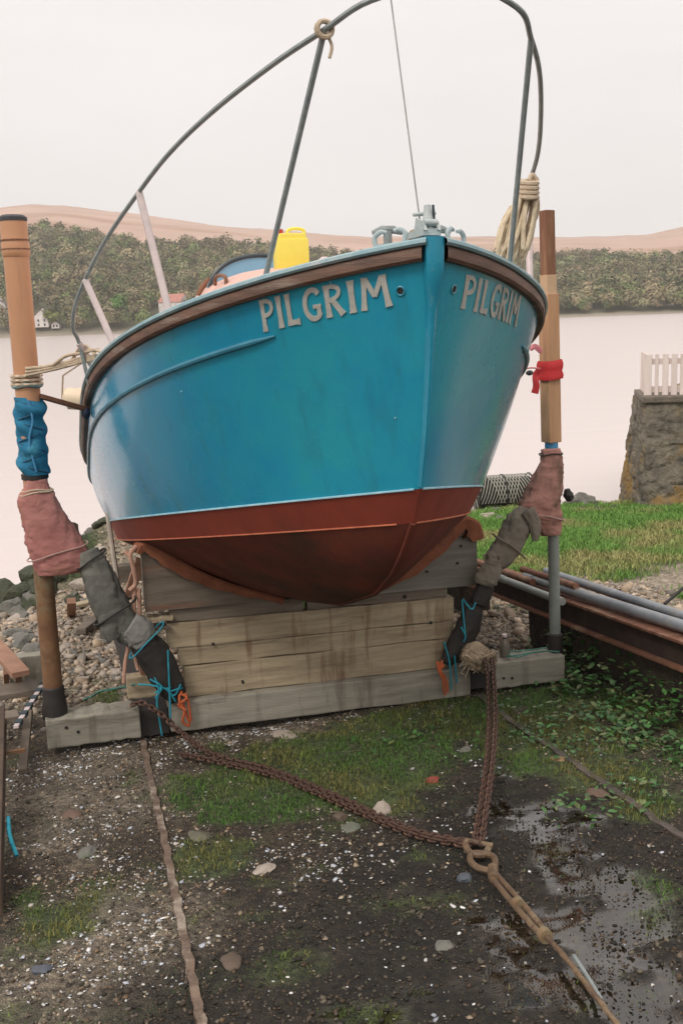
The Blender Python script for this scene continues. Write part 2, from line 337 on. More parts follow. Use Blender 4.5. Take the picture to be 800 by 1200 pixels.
lg = np.clip(blob(GX, GY, [(90, 930, .8, .5, 1), (150, 1090, .5, .4, .9), (300, 860, .2, .4, .8), (60, 1150, .4, .3, .7)])+(n1[..., 0]-.5), 0, 1)[..., None]
colr = soil*(1-lg)+gravelc*lg
bc = np.array([.30, .245, .18])*(.6+.8*n3); colr = colr*(1-beach[..., None])+bc*beach[..., None]
colr = colr*(1-.66*damp[..., None]*(1-beach[..., None]))
colr = colr*(1-g[..., None])+np.array([.055, .075, .025])*(.6+.8*n1)*g[..., None]
V = np.stack([GX, GY, GZ], -1).reshape(-1, 3)
ii = np.arange(ny-1)[:, None]*nx+np.arange(nx-1)[None]; Fq = np.stack([ii, ii+1, ii+nx+1, ii+nx], -1).reshape(-1, 4)
mg = bpy.data.materials.new('ground_soil'); mg.use_nodes = True; t = mg.node_tree; N = t.nodes; K = t.links.new; b = N['Principled BSDF']
at = N.new('ShaderNodeAttribute'); at.attribute_name = 'Col'; aw = N.new('ShaderNodeAttribute'); aw.attribute_name = 'Wet'
tc = N.new('ShaderNodeTexCoord'); vo = N.new('ShaderNodeTexVoronoi'); vo.inputs['Scale'].default_value = 55; K(tc.outputs['Object'], vo.inputs['Vector'])
vo2 = N.new('ShaderNodeTexVoronoi'); vo2.inputs['Scale'].default_value = 130; K(tc.outputs['Object'], vo2.inputs['Vector'])
no = N.new('ShaderNodeTexNoise'); no.inputs['Scale'].default_value = 28; no.inputs['Detail'].default_value = 7; no.inputs['Roughness'].default_value = .7; K(tc.outputs['Object'], no.inputs['Vector'])
mr = N.new('ShaderNodeMapRange'); mr.inputs[1].default_value = .3; mr.inputs[2].default_value = .7; mr.inputs[3].default_value = .45; mr.inputs[4].default_value = 1.6; K(no.outputs['Fac'], mr.inputs[0])
vv = N.new('ShaderNodeSeparateColor'); K(vo.outputs['Color'], vv.inputs[0])
mr2 = N.new('ShaderNodeMapRange'); mr2.inputs[3].default_value = .55; mr2.inputs[4].default_value = 1.5; K(vv.outputs[0], mr2.inputs[0])
mu = N.new('ShaderNodeMath'); mu.operation = 'MULTIPLY'; K(mr.outputs[0], mu.inputs[0]); K(mr2.outputs[0], mu.inputs[1])
scn = N.new('ShaderNodeVectorMath'); scn.operation = 'SCALE'; K(at.outputs['Color'], scn.inputs[0]); K(mu.outputs[0], scn.inputs['Scale']); K(scn.outputs[0], b.inputs['Base Color'])
rg = N.new('ShaderNodeMapRange'); rg.inputs[1].default_value = .2; rg.inputs[2].default_value = .75; rg.inputs[3].default_value = .82; rg.inputs[4].default_value = .03; K(aw.outputs['Fac'], rg.inputs[0]); K(rg.outputs[0], b.inputs['Roughness'])
bs = N.new('ShaderNodeMapRange'); bs.inputs[1].default_value = .1; bs.inputs[2].default_value = .7; bs.inputs[3].default_value = .9; bs.inputs[4].default_value = .02; K(aw.outputs['Fac'], bs.inputs[0])
bp = N.new('ShaderNodeBump'); bp.inputs['Distance'].default_value = .012; K(bs.outputs[0], bp.inputs['Strength'])
ad = N.new('ShaderNodeMath'); ad.operation = 'ADD'; K(no.outputs['Fac'], ad.inputs[0]); K(vo2.outputs['Distance'], ad.inputs[1]); K(ad.outputs[0], bp.inputs['Height']); K(bp.outputs[0], b.inputs['Normal'])
sp_ = N.new('ShaderNodeMapRange'); sp_.inputs[3].default_value = .5; sp_.inputs[4].default_value = 1.0; K(aw.outputs['Fac'], sp_.inputs[0]); K(sp_.outputs[0], b.inputs['Specular IOR Level'])
ground = fastmesh('ground', V, Fq, mg, colr.reshape(-1, 3)); ground['kind'] = 'structure'
a_ = ground.data.attributes.new('Wet', 'FLOAT', 'POINT'); a_.data.foreach_set('value', wet.ravel().astype(np.float32))
ground.data.polygons.foreach_set('use_smooth', [True]*len(ground.data.polygons))

# water of the loch
mw = bpy.data.materials.new('loch_water'); mw.use_nodes = True; t = mw.node_tree; N = t.nodes; K = t.links.new; b = N['Principled BSDF']
b.inputs['Base Color'].default_value = (.60, .52, .495, 1); b.inputs['Roughness'].default_value = .24; b.inputs['IOR'].default_value = 1.333
tc = N.new('ShaderNodeTexCoord'); mp = N.new('ShaderNodeMapping'); mp.inputs['Scale'].default_value = (.35, .9, 1); K(tc.outputs['Object'], mp.inputs[0])
no = N.new('ShaderNodeTexNoise'); no.inputs['Scale'].default_value = 1.2; no.inputs['Detail'].default_value = 6; K(mp.outputs[0], no.inputs['Vector'])
bp = N.new('ShaderNodeBump'); bp.inputs['Strength'].default_value = .22; bp.inputs['Distance'].default_value = .05; K(no.outputs['Fac'], bp.inputs['Height']); K(bp.outputs[0], b.inputs['Normal'])
o = fastmesh('water', [(-1500, 5, WATER), (1500, 5, WATER), (1500, 700, WATER), (-1500, 700, WATER)], [[0, 1, 2, 3]], mw); o['kind'] = 'structure'

# far shore: wooded hillside with moorland behind it
HX = np.array([-20, 0, 80, 110, 150, 200, 280, 380, 440, 520, 600, 700, 800, 830]); TREE = np.array([262, 262, 259, 264, 271, 275, 276, 288, 290, 292, 293, 292, 292, 292])
MX = np.array([-20, 20, 60, 100, 200, 280, 440, 600, 700, 760, 800, 860]); MY = np.array([258, 252, 247, 248, 259, 272, 281, 281, 281, 278, 270, 262])
def horizon_y(px): return 376.3-.0367*(px-400)
def fx(px, Y): return (px-400)/FP*Y
def hill_h(x, y):
    px = np.clip(400+x/y*FP, -60, 860)
    tree = (horizon_y(px)-np.interp(px, HX, TREE))/FP*880
    moor = (horizon_y(px)-np.interp(px, MX, MY))/FP*1700
    u = np.clip((y-606)/(880-606), 0, 1)
    h1 = WATER+.4+u**.85*(tree-13)
    v = np.clip((y-880)/(1700-880), 0, 1)
    h = np.where(y < 880, h1, (tree-13)+v**.8*(moor-tree+13))
    h = np.where(y > 1700, moor-(y-1700)*.1, h)
    return h+(fbm(x*.02, y*.02, 5)-.5)*6*np.clip((y-606)/60, 0, 1)+(fbm(x*.008, y*.008, 6)-.5)*8*v
hx = np.linspace(-1100, 1100, 150); hy = np.concatenate([[598, 604, 606, 609], np.linspace(615, 880, 24), np.linspace(905, 1700, 26), [1900]])
HXX, HYY = np.meshgrid(hx, hy); HZ = hill_h(HXX*1.0, HYY); HZ[0] = WATER-1.5; HZ[1] = WATER-.2; HZ[2] = WATER+.8; HZ[3] = WATER+1.2
V = np.stack([HXX, HYY, HZ], -1).reshape(-1, 3); k = len(hx)
ii = np.arange(len(hy)-1)[:, None]*k+np.arange(k-1)[None]; Fq = np.stack([ii, ii+1, ii+k+1, ii+k], -1).reshape(-1, 4)
cw = np.zeros((len(hy), k, 3)); nn = fbm(HXX*.02, HYY*.02, 15)[..., None]
cw[:] = np.array([.10, .095, .055])*(.7+.6*nn); nm = fbm(HXX*.006+HYY*.002, HYY*.012, 19)[..., None]; cw[hy > 890] = (np.array([.50, .345, .27])*(.8+.4*nn)*(1-.35*sst(.5, .7, nm)*np.array([.6, .8, 1.])))[hy > 890]
cw[(hy < 612)] = np.array([.30, .26, .20])
o = fastmesh('hills', V, Fq, vcol('hill_ground', rough=1), cw.reshape(-1, 3)); o['kind'] = 'structure'
o.data.polygons.foreach_set('use_smooth', [True]*len(o.data.polygons))
def crowns(centres, rads, nq, palette, qs=.22, seed=0):
    rg_ = np.random.default_rng(seed); n = len(centres)
    d = rg_.normal(size=(n, nq, 3)); d /= np.linalg.norm(d, axis=2, keepdims=True); d[..., 2] = np.abs(d[..., 2])*1.1-.35*rg_.random((n, nq))
    rad = rads[:, None, :]*(.55+.5*rg_.random((n, nq, 1))); c = centres[:, None]+d*rad
    e1 = rg_.normal(size=(n, nq, 3)); e1 -= d*(e1*d).sum(2, keepdims=True)*.8; e1 /= np.linalg.norm(e1, axis=2, keepdims=True)
    e2 = np.cross(d+rg_.normal(size=(n, nq, 3))*.35, e1); e2 /= np.linalg.norm(e2, axis=2, keepdims=True)
    s = (rads.mean(1)*qs)[:, None, None]*(.5+rg_.random((n, nq, 1)))
    V = np.stack([c-e1*s-e2*s*.7, c+e1*s-e2*s, c+e1*s*.8+e2*s, c-e1*s+e2*s*.8], 2).reshape(-1, 3)
    pc = palette[rg_.integers(0, len(palette), n)][:, None, :]*(.6+.8*rg_.random((n, 1, 1)))*(.85+.3*rg_.random((n, nq, 1)))
    cols = np.repeat(pc.reshape(-1, 3), 4, 0); Fq = np.arange(len(V)).reshape(-1, 4); return V, Fq, cols
nT = 4200
ty = 609+(880-609)*rng.random(nT)**1.05; tpx = rng.uniform(-60, 880, nT)
keep = ~((ty < 640) & (((tpx > 25) & (tpx < 80)) | ((tpx > 182) & (tpx < 235)) | (tpx < 15)))
ty = ty[keep]; tpx = tpx[keep]; nT = len(ty)
tx = (tpx-400)/FP*ty; tz = hill_h(tx, ty); rad = rng.uniform(3.2, 6.5, nT)
cen = np.stack([tx, ty, tz+rad*1.0], 1); rads = np.stack([rad, rad, rad*rng.uniform(.9, 1.35, nT)], 1)
pal = np.array([1.2, 1.22, .98])*np.array([(.19, .16, .11), (.16, .145, .09), (.12, .125, .07), (.23, .19, .14), (.13, .16, .075), (.18, .17, .12), (.11, .12, .07), (.21, .165, .125)])
V, Fq, cc = crowns(cen, rads, 150, pal, .092, 3)
vary = (.5+1.0*fbm(V[:, 0]*.02, V[:, 1]*.03, 77))[:, None]
o = fastmesh('forest', V, Fq, vcol('far_foliage', rough=1, spec=.05), cc*vary); setp(o, 'brown and olive spring woodland covering the far hillside', 'woodland', kind='stuff')
# separate trees one can tell apart on the far shore
def fartree(px, py, Y, h, w, col, label, nm='tree', seed=1):
    P = far(px, py, Y); P[2] = float(hill_h(P[0], P[1])); r = root(nm, P, label, 'tree', 'trees standing out along the far shore')
    MB().tube([P, P+[0, 0, h*.35], P+[w*.05, 0, h*.7]], [h*.035, h*.025, h*.012], 6).build('trunk', mat('bark', (.10, .08, .06)), r)
    rg_ = np.random.default_rng(seed)
    cs = np.array([P+[rg_.uniform(-.3, .3)*w, rg_.uniform(-.3, .3)*w, h*rg_.uniform(.4, .8)] for _ in range(7)]); rr = np.full((7, 3), w*.32); rr[:, 2] *= 1.1
    V, Fq, cc = crowns(cs, rr, 70, np.array([col]), .2, seed); V = V-P
    o = fastmesh('crown', V, Fq, vcol('far_foliage'), cc); o.parent = r
fartree(142, 372, 625, 16, 11, (.11, .22, .05), 'bright green tree on the far shore, largest of the fresh green ones', seed=2)
fartree(62, 384, 612, 12, 9, (.17, .19, .06), 'yellow green tree beside the white gabled house on the far shore', seed=3)
fartree(128, 356, 660, 12, 9, (.13, .18, .06), 'light green tree above and left of the bright green tree', seed=4)
fartree(700, 360, 640, 11, 10, (.12, .15, .07), 'olive green tree low on the far shore right of the boat', seed=5)
fartree(30, 386, 612, 9, 9, (.06, .10, .035), 'dark green bush like tree left of the white gabled house', seed=6)
# houses on the far shore
def house(px, py, Y, w, d, h, rh, wallc, roofc, label, rot=0., chim=True):
    P = far(px, py, Y); P[2] = float(hill_h(P[0], P[1]))-.3; r = root('house', P, label, 'house', 'houses on the far shore')
    cx, sx = cos(rot), sin(rot); X = np.array([cx, sx, 0]); Yv = np.array([-sx, cx, 0]); Z = Zv
    MB().prism([P-X*w/2-Yv*d/2, P+X*w/2-Yv*d/2, P+X*w/2-Yv*d/2+Z*h, P-Yv*d/2+Z*(h+rh), P-X*w/2-Yv*d/2+Z*h], Yv*d).build('wall', mat('w'+wallc, {'white': (.78, .72, .68), 'pink': (.66, .56, .52)}[wallc], rough=.9, scale=.5, bump=0), r)
    m = MB(); 
    for sd in (-1, 1):
        a = P+sd*X*(w/2+.4)+Z*(h-.3); b = P+Z*(h+rh+.15)
        m.prism([a-Yv*(d/2+.3), b-Yv*(d/2+.3), b+Z*.25-Yv*(d/2+.3), a+Z*.25-Yv*(d/2+.3)], Yv*(d+.6))
    rf = m.build('roof', mat('r'+roofc, {'grey': (.20, .17, .16), 'pink': (.50, .22, .17)}[roofc], rough=.9, scale=.5, bump=0), r)
    if chim: MB().obox(P+Z*(h+rh)+Yv*d*.3, X*.5, Yv*.5, Z*1.1).build('chimney', mat('wwhite', (.7, .65, .6)), rf)
    for k in (-1, 1):
        for zz in (1.5, 4.0):
            if zz+1 < h+.5: MB().obox(P-Yv*(d/2)+X*k*w*.22+Z*zz, X*.5, Yv*.06, Z*.7).build('window', mat('farglass', (.05, .055, .06), rough=.2, bump=0), r)
house(51, 383, 616, 8, 12, 6.5, 3.6, 'white', 'grey', 'white gabled house on the far shore behind the left post', rot=.15)
house(67, 385, 614, 4.5, 6, 2.6, 1.6, 'white', 'grey', 'small white outbuilding right of the white gabled house', chim=False)
house(205, 366, 638, 13, 15, 6.5, 4.6, 'white', 'pink', 'white house with a pink red roof seen over the blue gunwale', rot=1.25)
house(2, 372, 640, 9, 10, 6, 2.6, 'white', 'grey', 'white house cut by the left edge, higher up than the others')

# ================================================================== BOAT
def bl(T, B, p, Ln, q):
    t = np.clip(T/Ln, 0, 1); b = B*(1-(1-t)**p)**q
    return b*(1-.17*np.clip((T-3)/2.4, 0, 1)**2)
KS = np.array([.19, .25, .33, .42, .64, 1.15, 1.8, 3, 6]); KZ = np.array([.905, .832, .75, .67, .535, .355, .203, .02, -.2])
def levels(T):
    sh = np.array([-.05*max(0, 1-T/.35)+T, bl(T, .9956, 3.708, 2.502, .8828), 1.774-.261*T-.006*T*T+.012*max(0., T-2.6)**2*3])
    wl = np.array([.1162+T, bl(T, .985, 2.36, 2.757, .9125), 1.0355-.1942*T])
    st = np.array([.1875+T, bl(T, .93, 2.36, 2.73, .91), .9046-.1902*T])
    smin = lambda a, b: -np.log(np.exp(-a*25)+np.exp(-b*25))/25 if T > .8 else a
    wl[1] = smin(wl[1], .975-.0415*(T-1.2)); st[1] = smin(st[1], .955-.048*(T-1.2))
    ke = np.array([.19+T, 0., float(np.interp(.19+T, KS, KZ))])
    return ke, st, wl, sh
def hullp(T, lev, side, off=0.):
    def raw(T, lev):
        ke, st, wl, sh = levels(T)
        if lev >= 2:
            v = lev-2; p = wl*(1-v)+sh*v; w = sst(0, 1.6, T); vb = 4*v*(1-v)
            p = p+np.array([0, .028*vb*w-.02*vb*(1-w)*sst(0, .3, T), 0]); return p
        if lev >= 1: v = lev-1; return st*(1-v)+wl*v
        v = lev; p = ke*(1-v)+st*v; p[1] = st[1]*v; p[2] = ke[2]+(st[2]-ke[2])*v**1.4; return p
    p = raw(max(T, 0), lev); P = Wd(p[0], side*p[1], p[2])
    if off:
        a = raw(max(T, 0)+.01, lev); c = raw(max(T, 0), lev-.02 if lev > 2.05 else lev+.02); sg = 1 if lev > 2.05 else -1
        n = np.cross(Wd(a[0], side*a[1], a[2])-P, (P-Wd(c[0], side*c[1], c[2]))*sg); n = n/(np.linalg.norm(n)+1e-9)
        if n@R2*side < 0: n = -n
        P = P+n*off
    return P
TS = np.concatenate([[0], np.linspace(0.02, 1, 44)**1.7*2.6, np.linspace(2.7, 5.4, 16)])
boat = root('boat', Wd(2.5, 0, -.1), 'blue and red wooden boat propped on a timber cradle with PILGRIM on both bows', 'boat')
def shell(name, levs, m):
    mb = MB()
    for sd in (-1, 1):
        mb.grid([[hullp(T, l, sd) for l in levs] for T in TS])
    ll = list(levs)
    mb.grid([[hullp(5.4, l, -1)*(1-q)+hullp(5.4, l, 1)*q for l in ll] for q in (0, .5, 1)])
    o = mb.build(name, m, boat, smooth=False)
    bm = bmesh.new(); bm.from_mesh(o.data); bmesh.ops.remove_doubles(bm, verts=bm.verts, dist=.0008); bmesh.ops.dissolve_degenerate(bm, edges=bm.edges, dist=.0004); bmesh.ops.recalc_face_normals(bm, faces=bm.faces); bm.to_mesh(o.data); bm.free()
    o.data.polygons.foreach_set('use_smooth', [True]*len(o.data.polygons)); o.data.set_sharp_from_angle(angle=radians(28)); return o
shell('hull', np.linspace(2, 3, 15), hull_blue)
shell('boot_top', np.linspace(1, 2, 5), mat('antifoul_band', (.25, .050, .030), (.19, .038, .024), rough=.65, scale=5, bump=.25, c3=(.16, .04, .026), f3=.60, spec=.25, fleck=(.07, .035, .025, 35, .69)))
shell('hull_bottom', np.linspace(0, 1, 13), red_anti)
MB().tube([hullp(T, 0, 1)+Zv*.004 for T in TS[1:]], .012, 8).build('keel', red_anti, boat, smooth=True)
for sd in (-1, 1):
    MB().tube([hullp(T, 2.0, sd, .002) for T in TS[2:]], .0042, 6).build('waterline_stripe', pale_stripe, boat)
    MB().tube([hullp(T, 1.0, sd, .002) for T in TS[(2 if sd > 0 else 4):]], .0032, 6).build('boot_stripe', orange_stripe, boat)
# rubbing strake + cap, swept along the sheer
def sweep(sec, T0, T1, n=60, pw=1.6):
    out = {}
    for sd in (-1, 1):
        rows = []
        for T in T0+(T1-T0)*np.linspace(0, 1, n)**pw:
            P = hullp(T, 3, sd); Q = hullp(T+.01, 3, sd); d = Q-P; d[2] = 0; d /= np.linalg.norm(d)
            nrm = np.array([d[1], -d[0], 0]); nrm = nrm if nrm@R2*sd > 0 else -nrm
            if T < .12: nrm = nrm*1.0
            rows.append([P+nrm*u+Zv*v for u, v in sec+[sec[0]]])
        out[sd] = rows
    return out
for sd, rows in sweep([(-.01, 0), (.022, -.001), (.030, .008), (.030, .036), (.024, .044), (-.01, .044)], .012, 5.4).items():
    MB().grid(rows).build('rubbing_strake', strake_wood, boat, smooth=True)
for sd, rows in sweep([(-.075, .045), (.034, .045), (.041, .052), (.039, .062), (.03, .067), (-.02, .071), (-.075, .069)], .006, 5.4).items():
    MB().grid(rows).build('gunwale_cap', cap_blue, boat, smooth=True)
# small dark capping joint on the right strake where it drops round the shoulder
for sd in (-1, 1):   # stem bar
    pass
prof = [(-.062, 1.842), (-.058, 1.74), (-.03, 1.62), (.0, 1.45), (.045, 1.25), (.105, 1.045)]
wd = [.030, .028, .015, .009, .007, .006]
mb = MB(); rows = []
for (s_, z_), w_ in zip(spline([np.array([a, 0, b]) for a, b in prof], 4) and [(p[0], p[2]) for p in spline([np.array([a, 0, b]) for a, b in prof], 4)], interp(wd, 21)):
    rows.append([Wd(s_+.05, -w_, z_), Wd(s_-.004, -w_, z_), Wd(s_-.012, -w_*.5, z_), Wd(s_-.012, w_*.5, z_), Wd(s_-.004, w_, z_), Wd(s_+.05, w_, z_)])
mb.grid(rows); mb.add(rows[0], [[0, 1, 2, 3, 4, 5]])
mb.build('stem', stem_blue, boat, smooth=True)
# side mouldings
for sd in (-1, 1):
    Tm = np.linspace(.335 if sd < 0 else .60, 4.6, 60)
    def lv(T, T0=Tm[0]):
        ke, st, wl, sh = levels(T); d = .128 if sd < 0 else .138
        d = d-.0*T; return 3-d/(sh[2]-wl[2])
    MB().tube([hullp(T, lv(T), sd, .004) for T in Tm], [.004]+[.011]*58+[.004], 8).build('moulding', mould_blue, boat, smooth=True)
# deck
mb = MB(); rows = []
for T in TS[1:]:
    P = hullp(T, 3, -1); Q = hullp(T, 3, 1); w = bl(T, .9956, 3.708, 2.502, .8828); zc = P[2]+.03
    rows.append([Wd(levels(T)[3][0], r*(max(w-.03, .003)), zc+.05*(1-r*r)*w) for r in np.linspace(-1, 1, 9)])
mb.grid(rows).build('deck', mat('deck_paint', (.42, .44, .43), (.34, .36, .35), rough=.7, scale=8), boat, smooth=True)
# low rounded coach roof
mb = MB(); rows = []
for s_ in np.linspace(.28, 3.0, 20):
    u = sst(.28, 1.0, s_); zc = 1.775+.105*sst(.2, 2.4, s_); w = .12+.5*sst(.2, 1.2, s_); zb = 1.774-.261*s_
    zb = min(zb, zc-.02)
    rows.append([Wd(s_, w*c, zb+(zc-zb)*max(0, (1-abs(c)**2.6))**.75) for c in np.linspace(-1, 1, 17)])
mb.grid(rows); mb.add([rows[-1][k] for k in range(17)], [list(range(17))])
mb.build('coach_roof', pinkcabin, boat, smooth=True)
for r_ in (-.30, .36):
    MB().tube(spline([Wd(1.95, r_, 1.79), Wd(2.0, r_, 1.835), Wd(2.35, r_*.95, 1.85), Wd(2.4, r_*.95, 1.81)], 5), .010, 8).build('handrail', brown_wood, boat, smooth=True)
# arched blue spray hood aft of the coach roof
rows = []; hoop = []
for q, (s_, k) in enumerate([(2.8, 1), (2.9, 1.0), (3.05, .9)]):
    rows.append([Wd(s_, .04-.30*k*cos(th), 1.74+.245*k*sin(th)**.75) for th in np.linspace(0, pi, 25)])
mb = MB().grid(rows); hoodm = mat('hood_blue', (.17, .36, .50), (.12, .28, .42), rough=.5, scale=5, bump=.2)
hd = mb.build('spray_hood', hoodm, boat, smooth=True)
MB().add(rows[0], [list(range(25))]).build('hood_window', mat('hood_glass', (.22, .42, .58), (.2, .4, .55), rough=.2, bump=0), hd)
MB().tube(rows[0], .012, 8).build('hood_frame', mat('dark_frame', (.05, .07, .08), rough=.4, scale=9, bump=0), hd, smooth=True)
MB().tube([hs(232, 346, 2.7), hs(238, 335, 2.7), hs(245, 326, 2.72)], [.012, .016, .008], 8).build('tiller', brown_wood, boat, smooth=True)
# stem head fitting, fairleads, cleats, staff
mb = MB().obox(Wd(.03, 0, 1.857), R2*.030, A2*.07, Zv*.010)
for sd in (-1, 1): mb.prism([Wd(-.05, sd*.018, 1.862), Wd(.05, sd*.018, 1.862), Wd(.03, sd*.018, 1.905), Wd(-.03, sd*.018, 1.89)], R2*.008*sd)
mb.tube([Wd(-.03, -.022, 1.885), Wd(-.03, .022, 1.885)], .011, 10).tube([Wd(.03, -.034, 1.915), Wd(.03, .04, 1.92)], .006, 8)
mb.tube([Wd(-.01, 0, 1.86), Wd(-.005, 0, 1.94)], [.022, .010], 10)
mb.build('stem_head_roller', fitm, boat, smooth=True)
MB().tube([hs(509, 268, 0), hs(507, 240, 0)], .0045, 8).build('jackstaff', mat('dark_frame', (0, 0, 0)), boat, smooth=True)
fl = mat('fairlead', (.46, .52, .52), (.3, .38, .40), rough=.45, scale=20, bump=.2)
for sd in (-1, 1):
    for T0 in (.05, .1):
        pass
    T0 = .075; base = hullp(T0, 3, sd)+Zv*.07-R2*sd*.03; e = hullp(T0+.05, 3, sd)-hullp(T0, 3, sd); e[2] *= .4; e /= np.linalg.norm(e)
    mb = MB().bar(base-e*.045, base+e*.05, .03, .012)
    mb.tube(spline([base+e*.05+Zv*.004, base+e*.052+Zv*.03, base+e*.03+Zv*.044, base+e*.012+Zv*.040], 4), [.008]*9+[.006]*4, 8)
    mb.tube(spline([base-e*.045+Zv*.004, base-e*.048+Zv*.032, base-e*.028+Zv*.046, base-e*.012+Zv*.042], 4), [.008]*9+[.006]*4, 8)
    mb.build('fairlead', fl, boat, smooth=True)
    T0 = .05; base = hullp(T0, 3, sd)+Zv*.075-R2*sd*.015+A2*.13
    mb = MB().tube([base-R2*.05+Zv*.035, base-R2*.02+Zv*.045, base+R2*.02+Zv*.045, base+R2*.05+Zv*.035], [.008, .013, .013, .008], 8).tube([base-Zv*.01, base+Zv*.04], .014, 8)
    mb.build('cleat', steel, boat, smooth=True)
MB().ball(hs(484, 277, .12), .018, .024, .022, 10).build('shackle_block', mat('block_tan', (.30, .24, .15)), boat, smooth=True)

# name on both bows, letters as cut pieces following the planking
def solveT(px, py, sd):
    q = np.array([.25, 2.8])
    for _ in range(60):
        r = proj(hullp(q[0], q[1], sd))-[px, py]
        J = np.stack([(proj(hullp(q[0]+1e-4, q[1], sd))-proj(hullp(q[0], q[1], sd)))/1e-4, (proj(hullp(q[0], q[1]+1e-4, sd))-proj(hullp(q[0], q[1], sd)))/1e-4], 1)
        q = q-np.linalg.solve(J, r)*.6; q[0] = min(max(q[0], .01), 1.2); q[1] = min(max(q[1], 2.2), 3.05)
    return q
def strip(P, W_):                                # stroke with a width, flared at free ends
    P = [np.array(p, float) for p in P]; out = []
    n = len(P)
    for i in range(n):
        t = P[min(i+1, n-1)]-P[max(i-1, 0)]; t /= np.linalg.norm(t)+1e-9; nn_ = np.array([-t[1], t[0]])
        w = W_[i] if hasattr(W_, '__len__') else W_
        out.append((P[i]-nn_*w/2, P[i]+nn_*w/2))
    return out
def st(a, b, w=.17, fa=1.35, fb=1.35, n=8):
    a = np.array(a, float); b = np.array(b, float); Pp = [a+(b-a)*k/n for k in range(n+1)]
    ws = [w*(1+(fa-1)*max(0, 1-k/n*3.)**1.5+(fb-1)*max(0, 1-(1-k/n)*3.)**1.5) for k in range(n+1)]; return strip(Pp, ws)
def arc(cx, cy, rx, ry, a0, a1, w, n=16):
    return strip([(cx+rx*cos(radians(a0+(a1-a0)*k/n)), cy+ry*sin(radians(a0+(a1-a0)*k/n))) for k in range(n+1)], w)
def sp2(P, w, n=5):
    q = spline([np.array([a, b, 0.]) for a, b in P], n); return strip([(p[0], p[1]) for p in q], w)
GL = {'P': (.62, [st((.13, 0), (.13, 1)), sp2([(.10, .93), (.36, .93), (.52, .82), (.53, .66), (.40, .53), (.12, .47)], .13)]),
      'I': (.30, [st((.14, 0), (.14, 1), .18)]),
      'L': (.58, [st((.13, 0.02), (.13, 1)), st((.06, .085), (.52, .085), .15, 1., 1.6)]),
      'G': (.74, [sp2([(.66, .80), (.54, .93), (.34, .93), (.17, .76), (.12, .5), (.18, .24), (.36, .07), (.56, .10), (.66, .22)], .16), st((.62, .10), (.62, .44), .15, 1, 1.2), st((.42, .43), (.71, .43), .11, 1.2, 1.)]),
      'R': (.72, [st((.13, 0), (.13, 1)), sp2([(.10, .93), (.36, .93), (.53, .84), (.54, .70), (.42, .58), (.12, .50)], .13), st((.30, .52), (.62, .02), .16, 1, 1.3)]),
      'M': (.95, [st((.10, 0), (.19, 1), .15), st((.21, .97), (.46, .38), .14, 1.15, .9), st((.71, .97), (.46, .38), .14, 1.15, .9), st((.84, 0), (.73, 1), .15)])}
def lettering(sd, tl, tr, bl_, br):
    c = [solveT(*p, sd) for p in (tl, tr, bl_, br)]
    tot = sum(GL[k][0] for k in 'PILGRIM')+.09*6; x = 0; mb = MB()
    for ch in 'PILGRIM':
        w, strokes = GL[ch]
        for j, S_ in enumerate(strokes):
            def mp_(p, off):
                u = (x+p[0])/tot; v = p[1]
                q = (c[0]*(1-u)+c[1]*u)*v+(c[2]*(1-u)+c[3]*u)*(1-v)
                # ease along the foreshortened side
                return hullp(q[0], q[1], sd, off)
            of = .004+j*.0007
            rows = [[mp_(a, 0.0005), mp_(a, of), mp_((a+b)/2, of), mp_(b, of), mp_(b, .0005), mp_(a, .0005)] for a, b in S_]
            mb.grid(rows); mb.add(rows[0][:5], [[0, 1, 2, 3, 4]]); mb.add(rows[-1][:5], [[0, 1, 2, 3, 4]])
        x += w+.09
    return mb.build('name_lettering', letter_m, boat)
lettering(-1, (303, 352), (457, 320), (309, 389), (461, 358))
lettering(1, (545, 321), (610, 347), (538, 361), (603, 383))
# hawse holes with rims and small bolts
for sd, (px, py) in ((-1, (469, 341)), (1, (531, 339))):
    q = solveT(px, py, sd); P = hullp(q[0], q[1], sd); Q = hullp(q[0], q[1], sd, .01); n_ = (Q-P)/.01
    u_ = np.cross(n_, Zv); u_ /= np.linalg.norm(u_); v_ = np.cross(u_, n_)
    ring = [P+n_*.002+(u_*cos(a)+v_*sin(a))*.0135 for a in np.linspace(0, 2*pi, 17)]
    hw = MB().tube(ring, .003, 6, cap=False).build('hawse_hole', stem_blue, boat, smooth=True)
    MB().add([P+n_*.0015+(u_*cos(a)+v_*sin(a))*.0125 for a in np.linspace(0, 2*pi, 17)[:-1]], [list(range(16))]).build('hole', black_m, hw)
mb = MB()
for (px, py) in ((387, 331), (463, 490), (213, 459), (455, 300)):
    q = solveT(px, py, -1); MB().ball(hullp(q[0], q[1], -1, .001), .0035, .0035, .0035, 8).build('bolt_head', pale_stripe, boat, smooth=True)

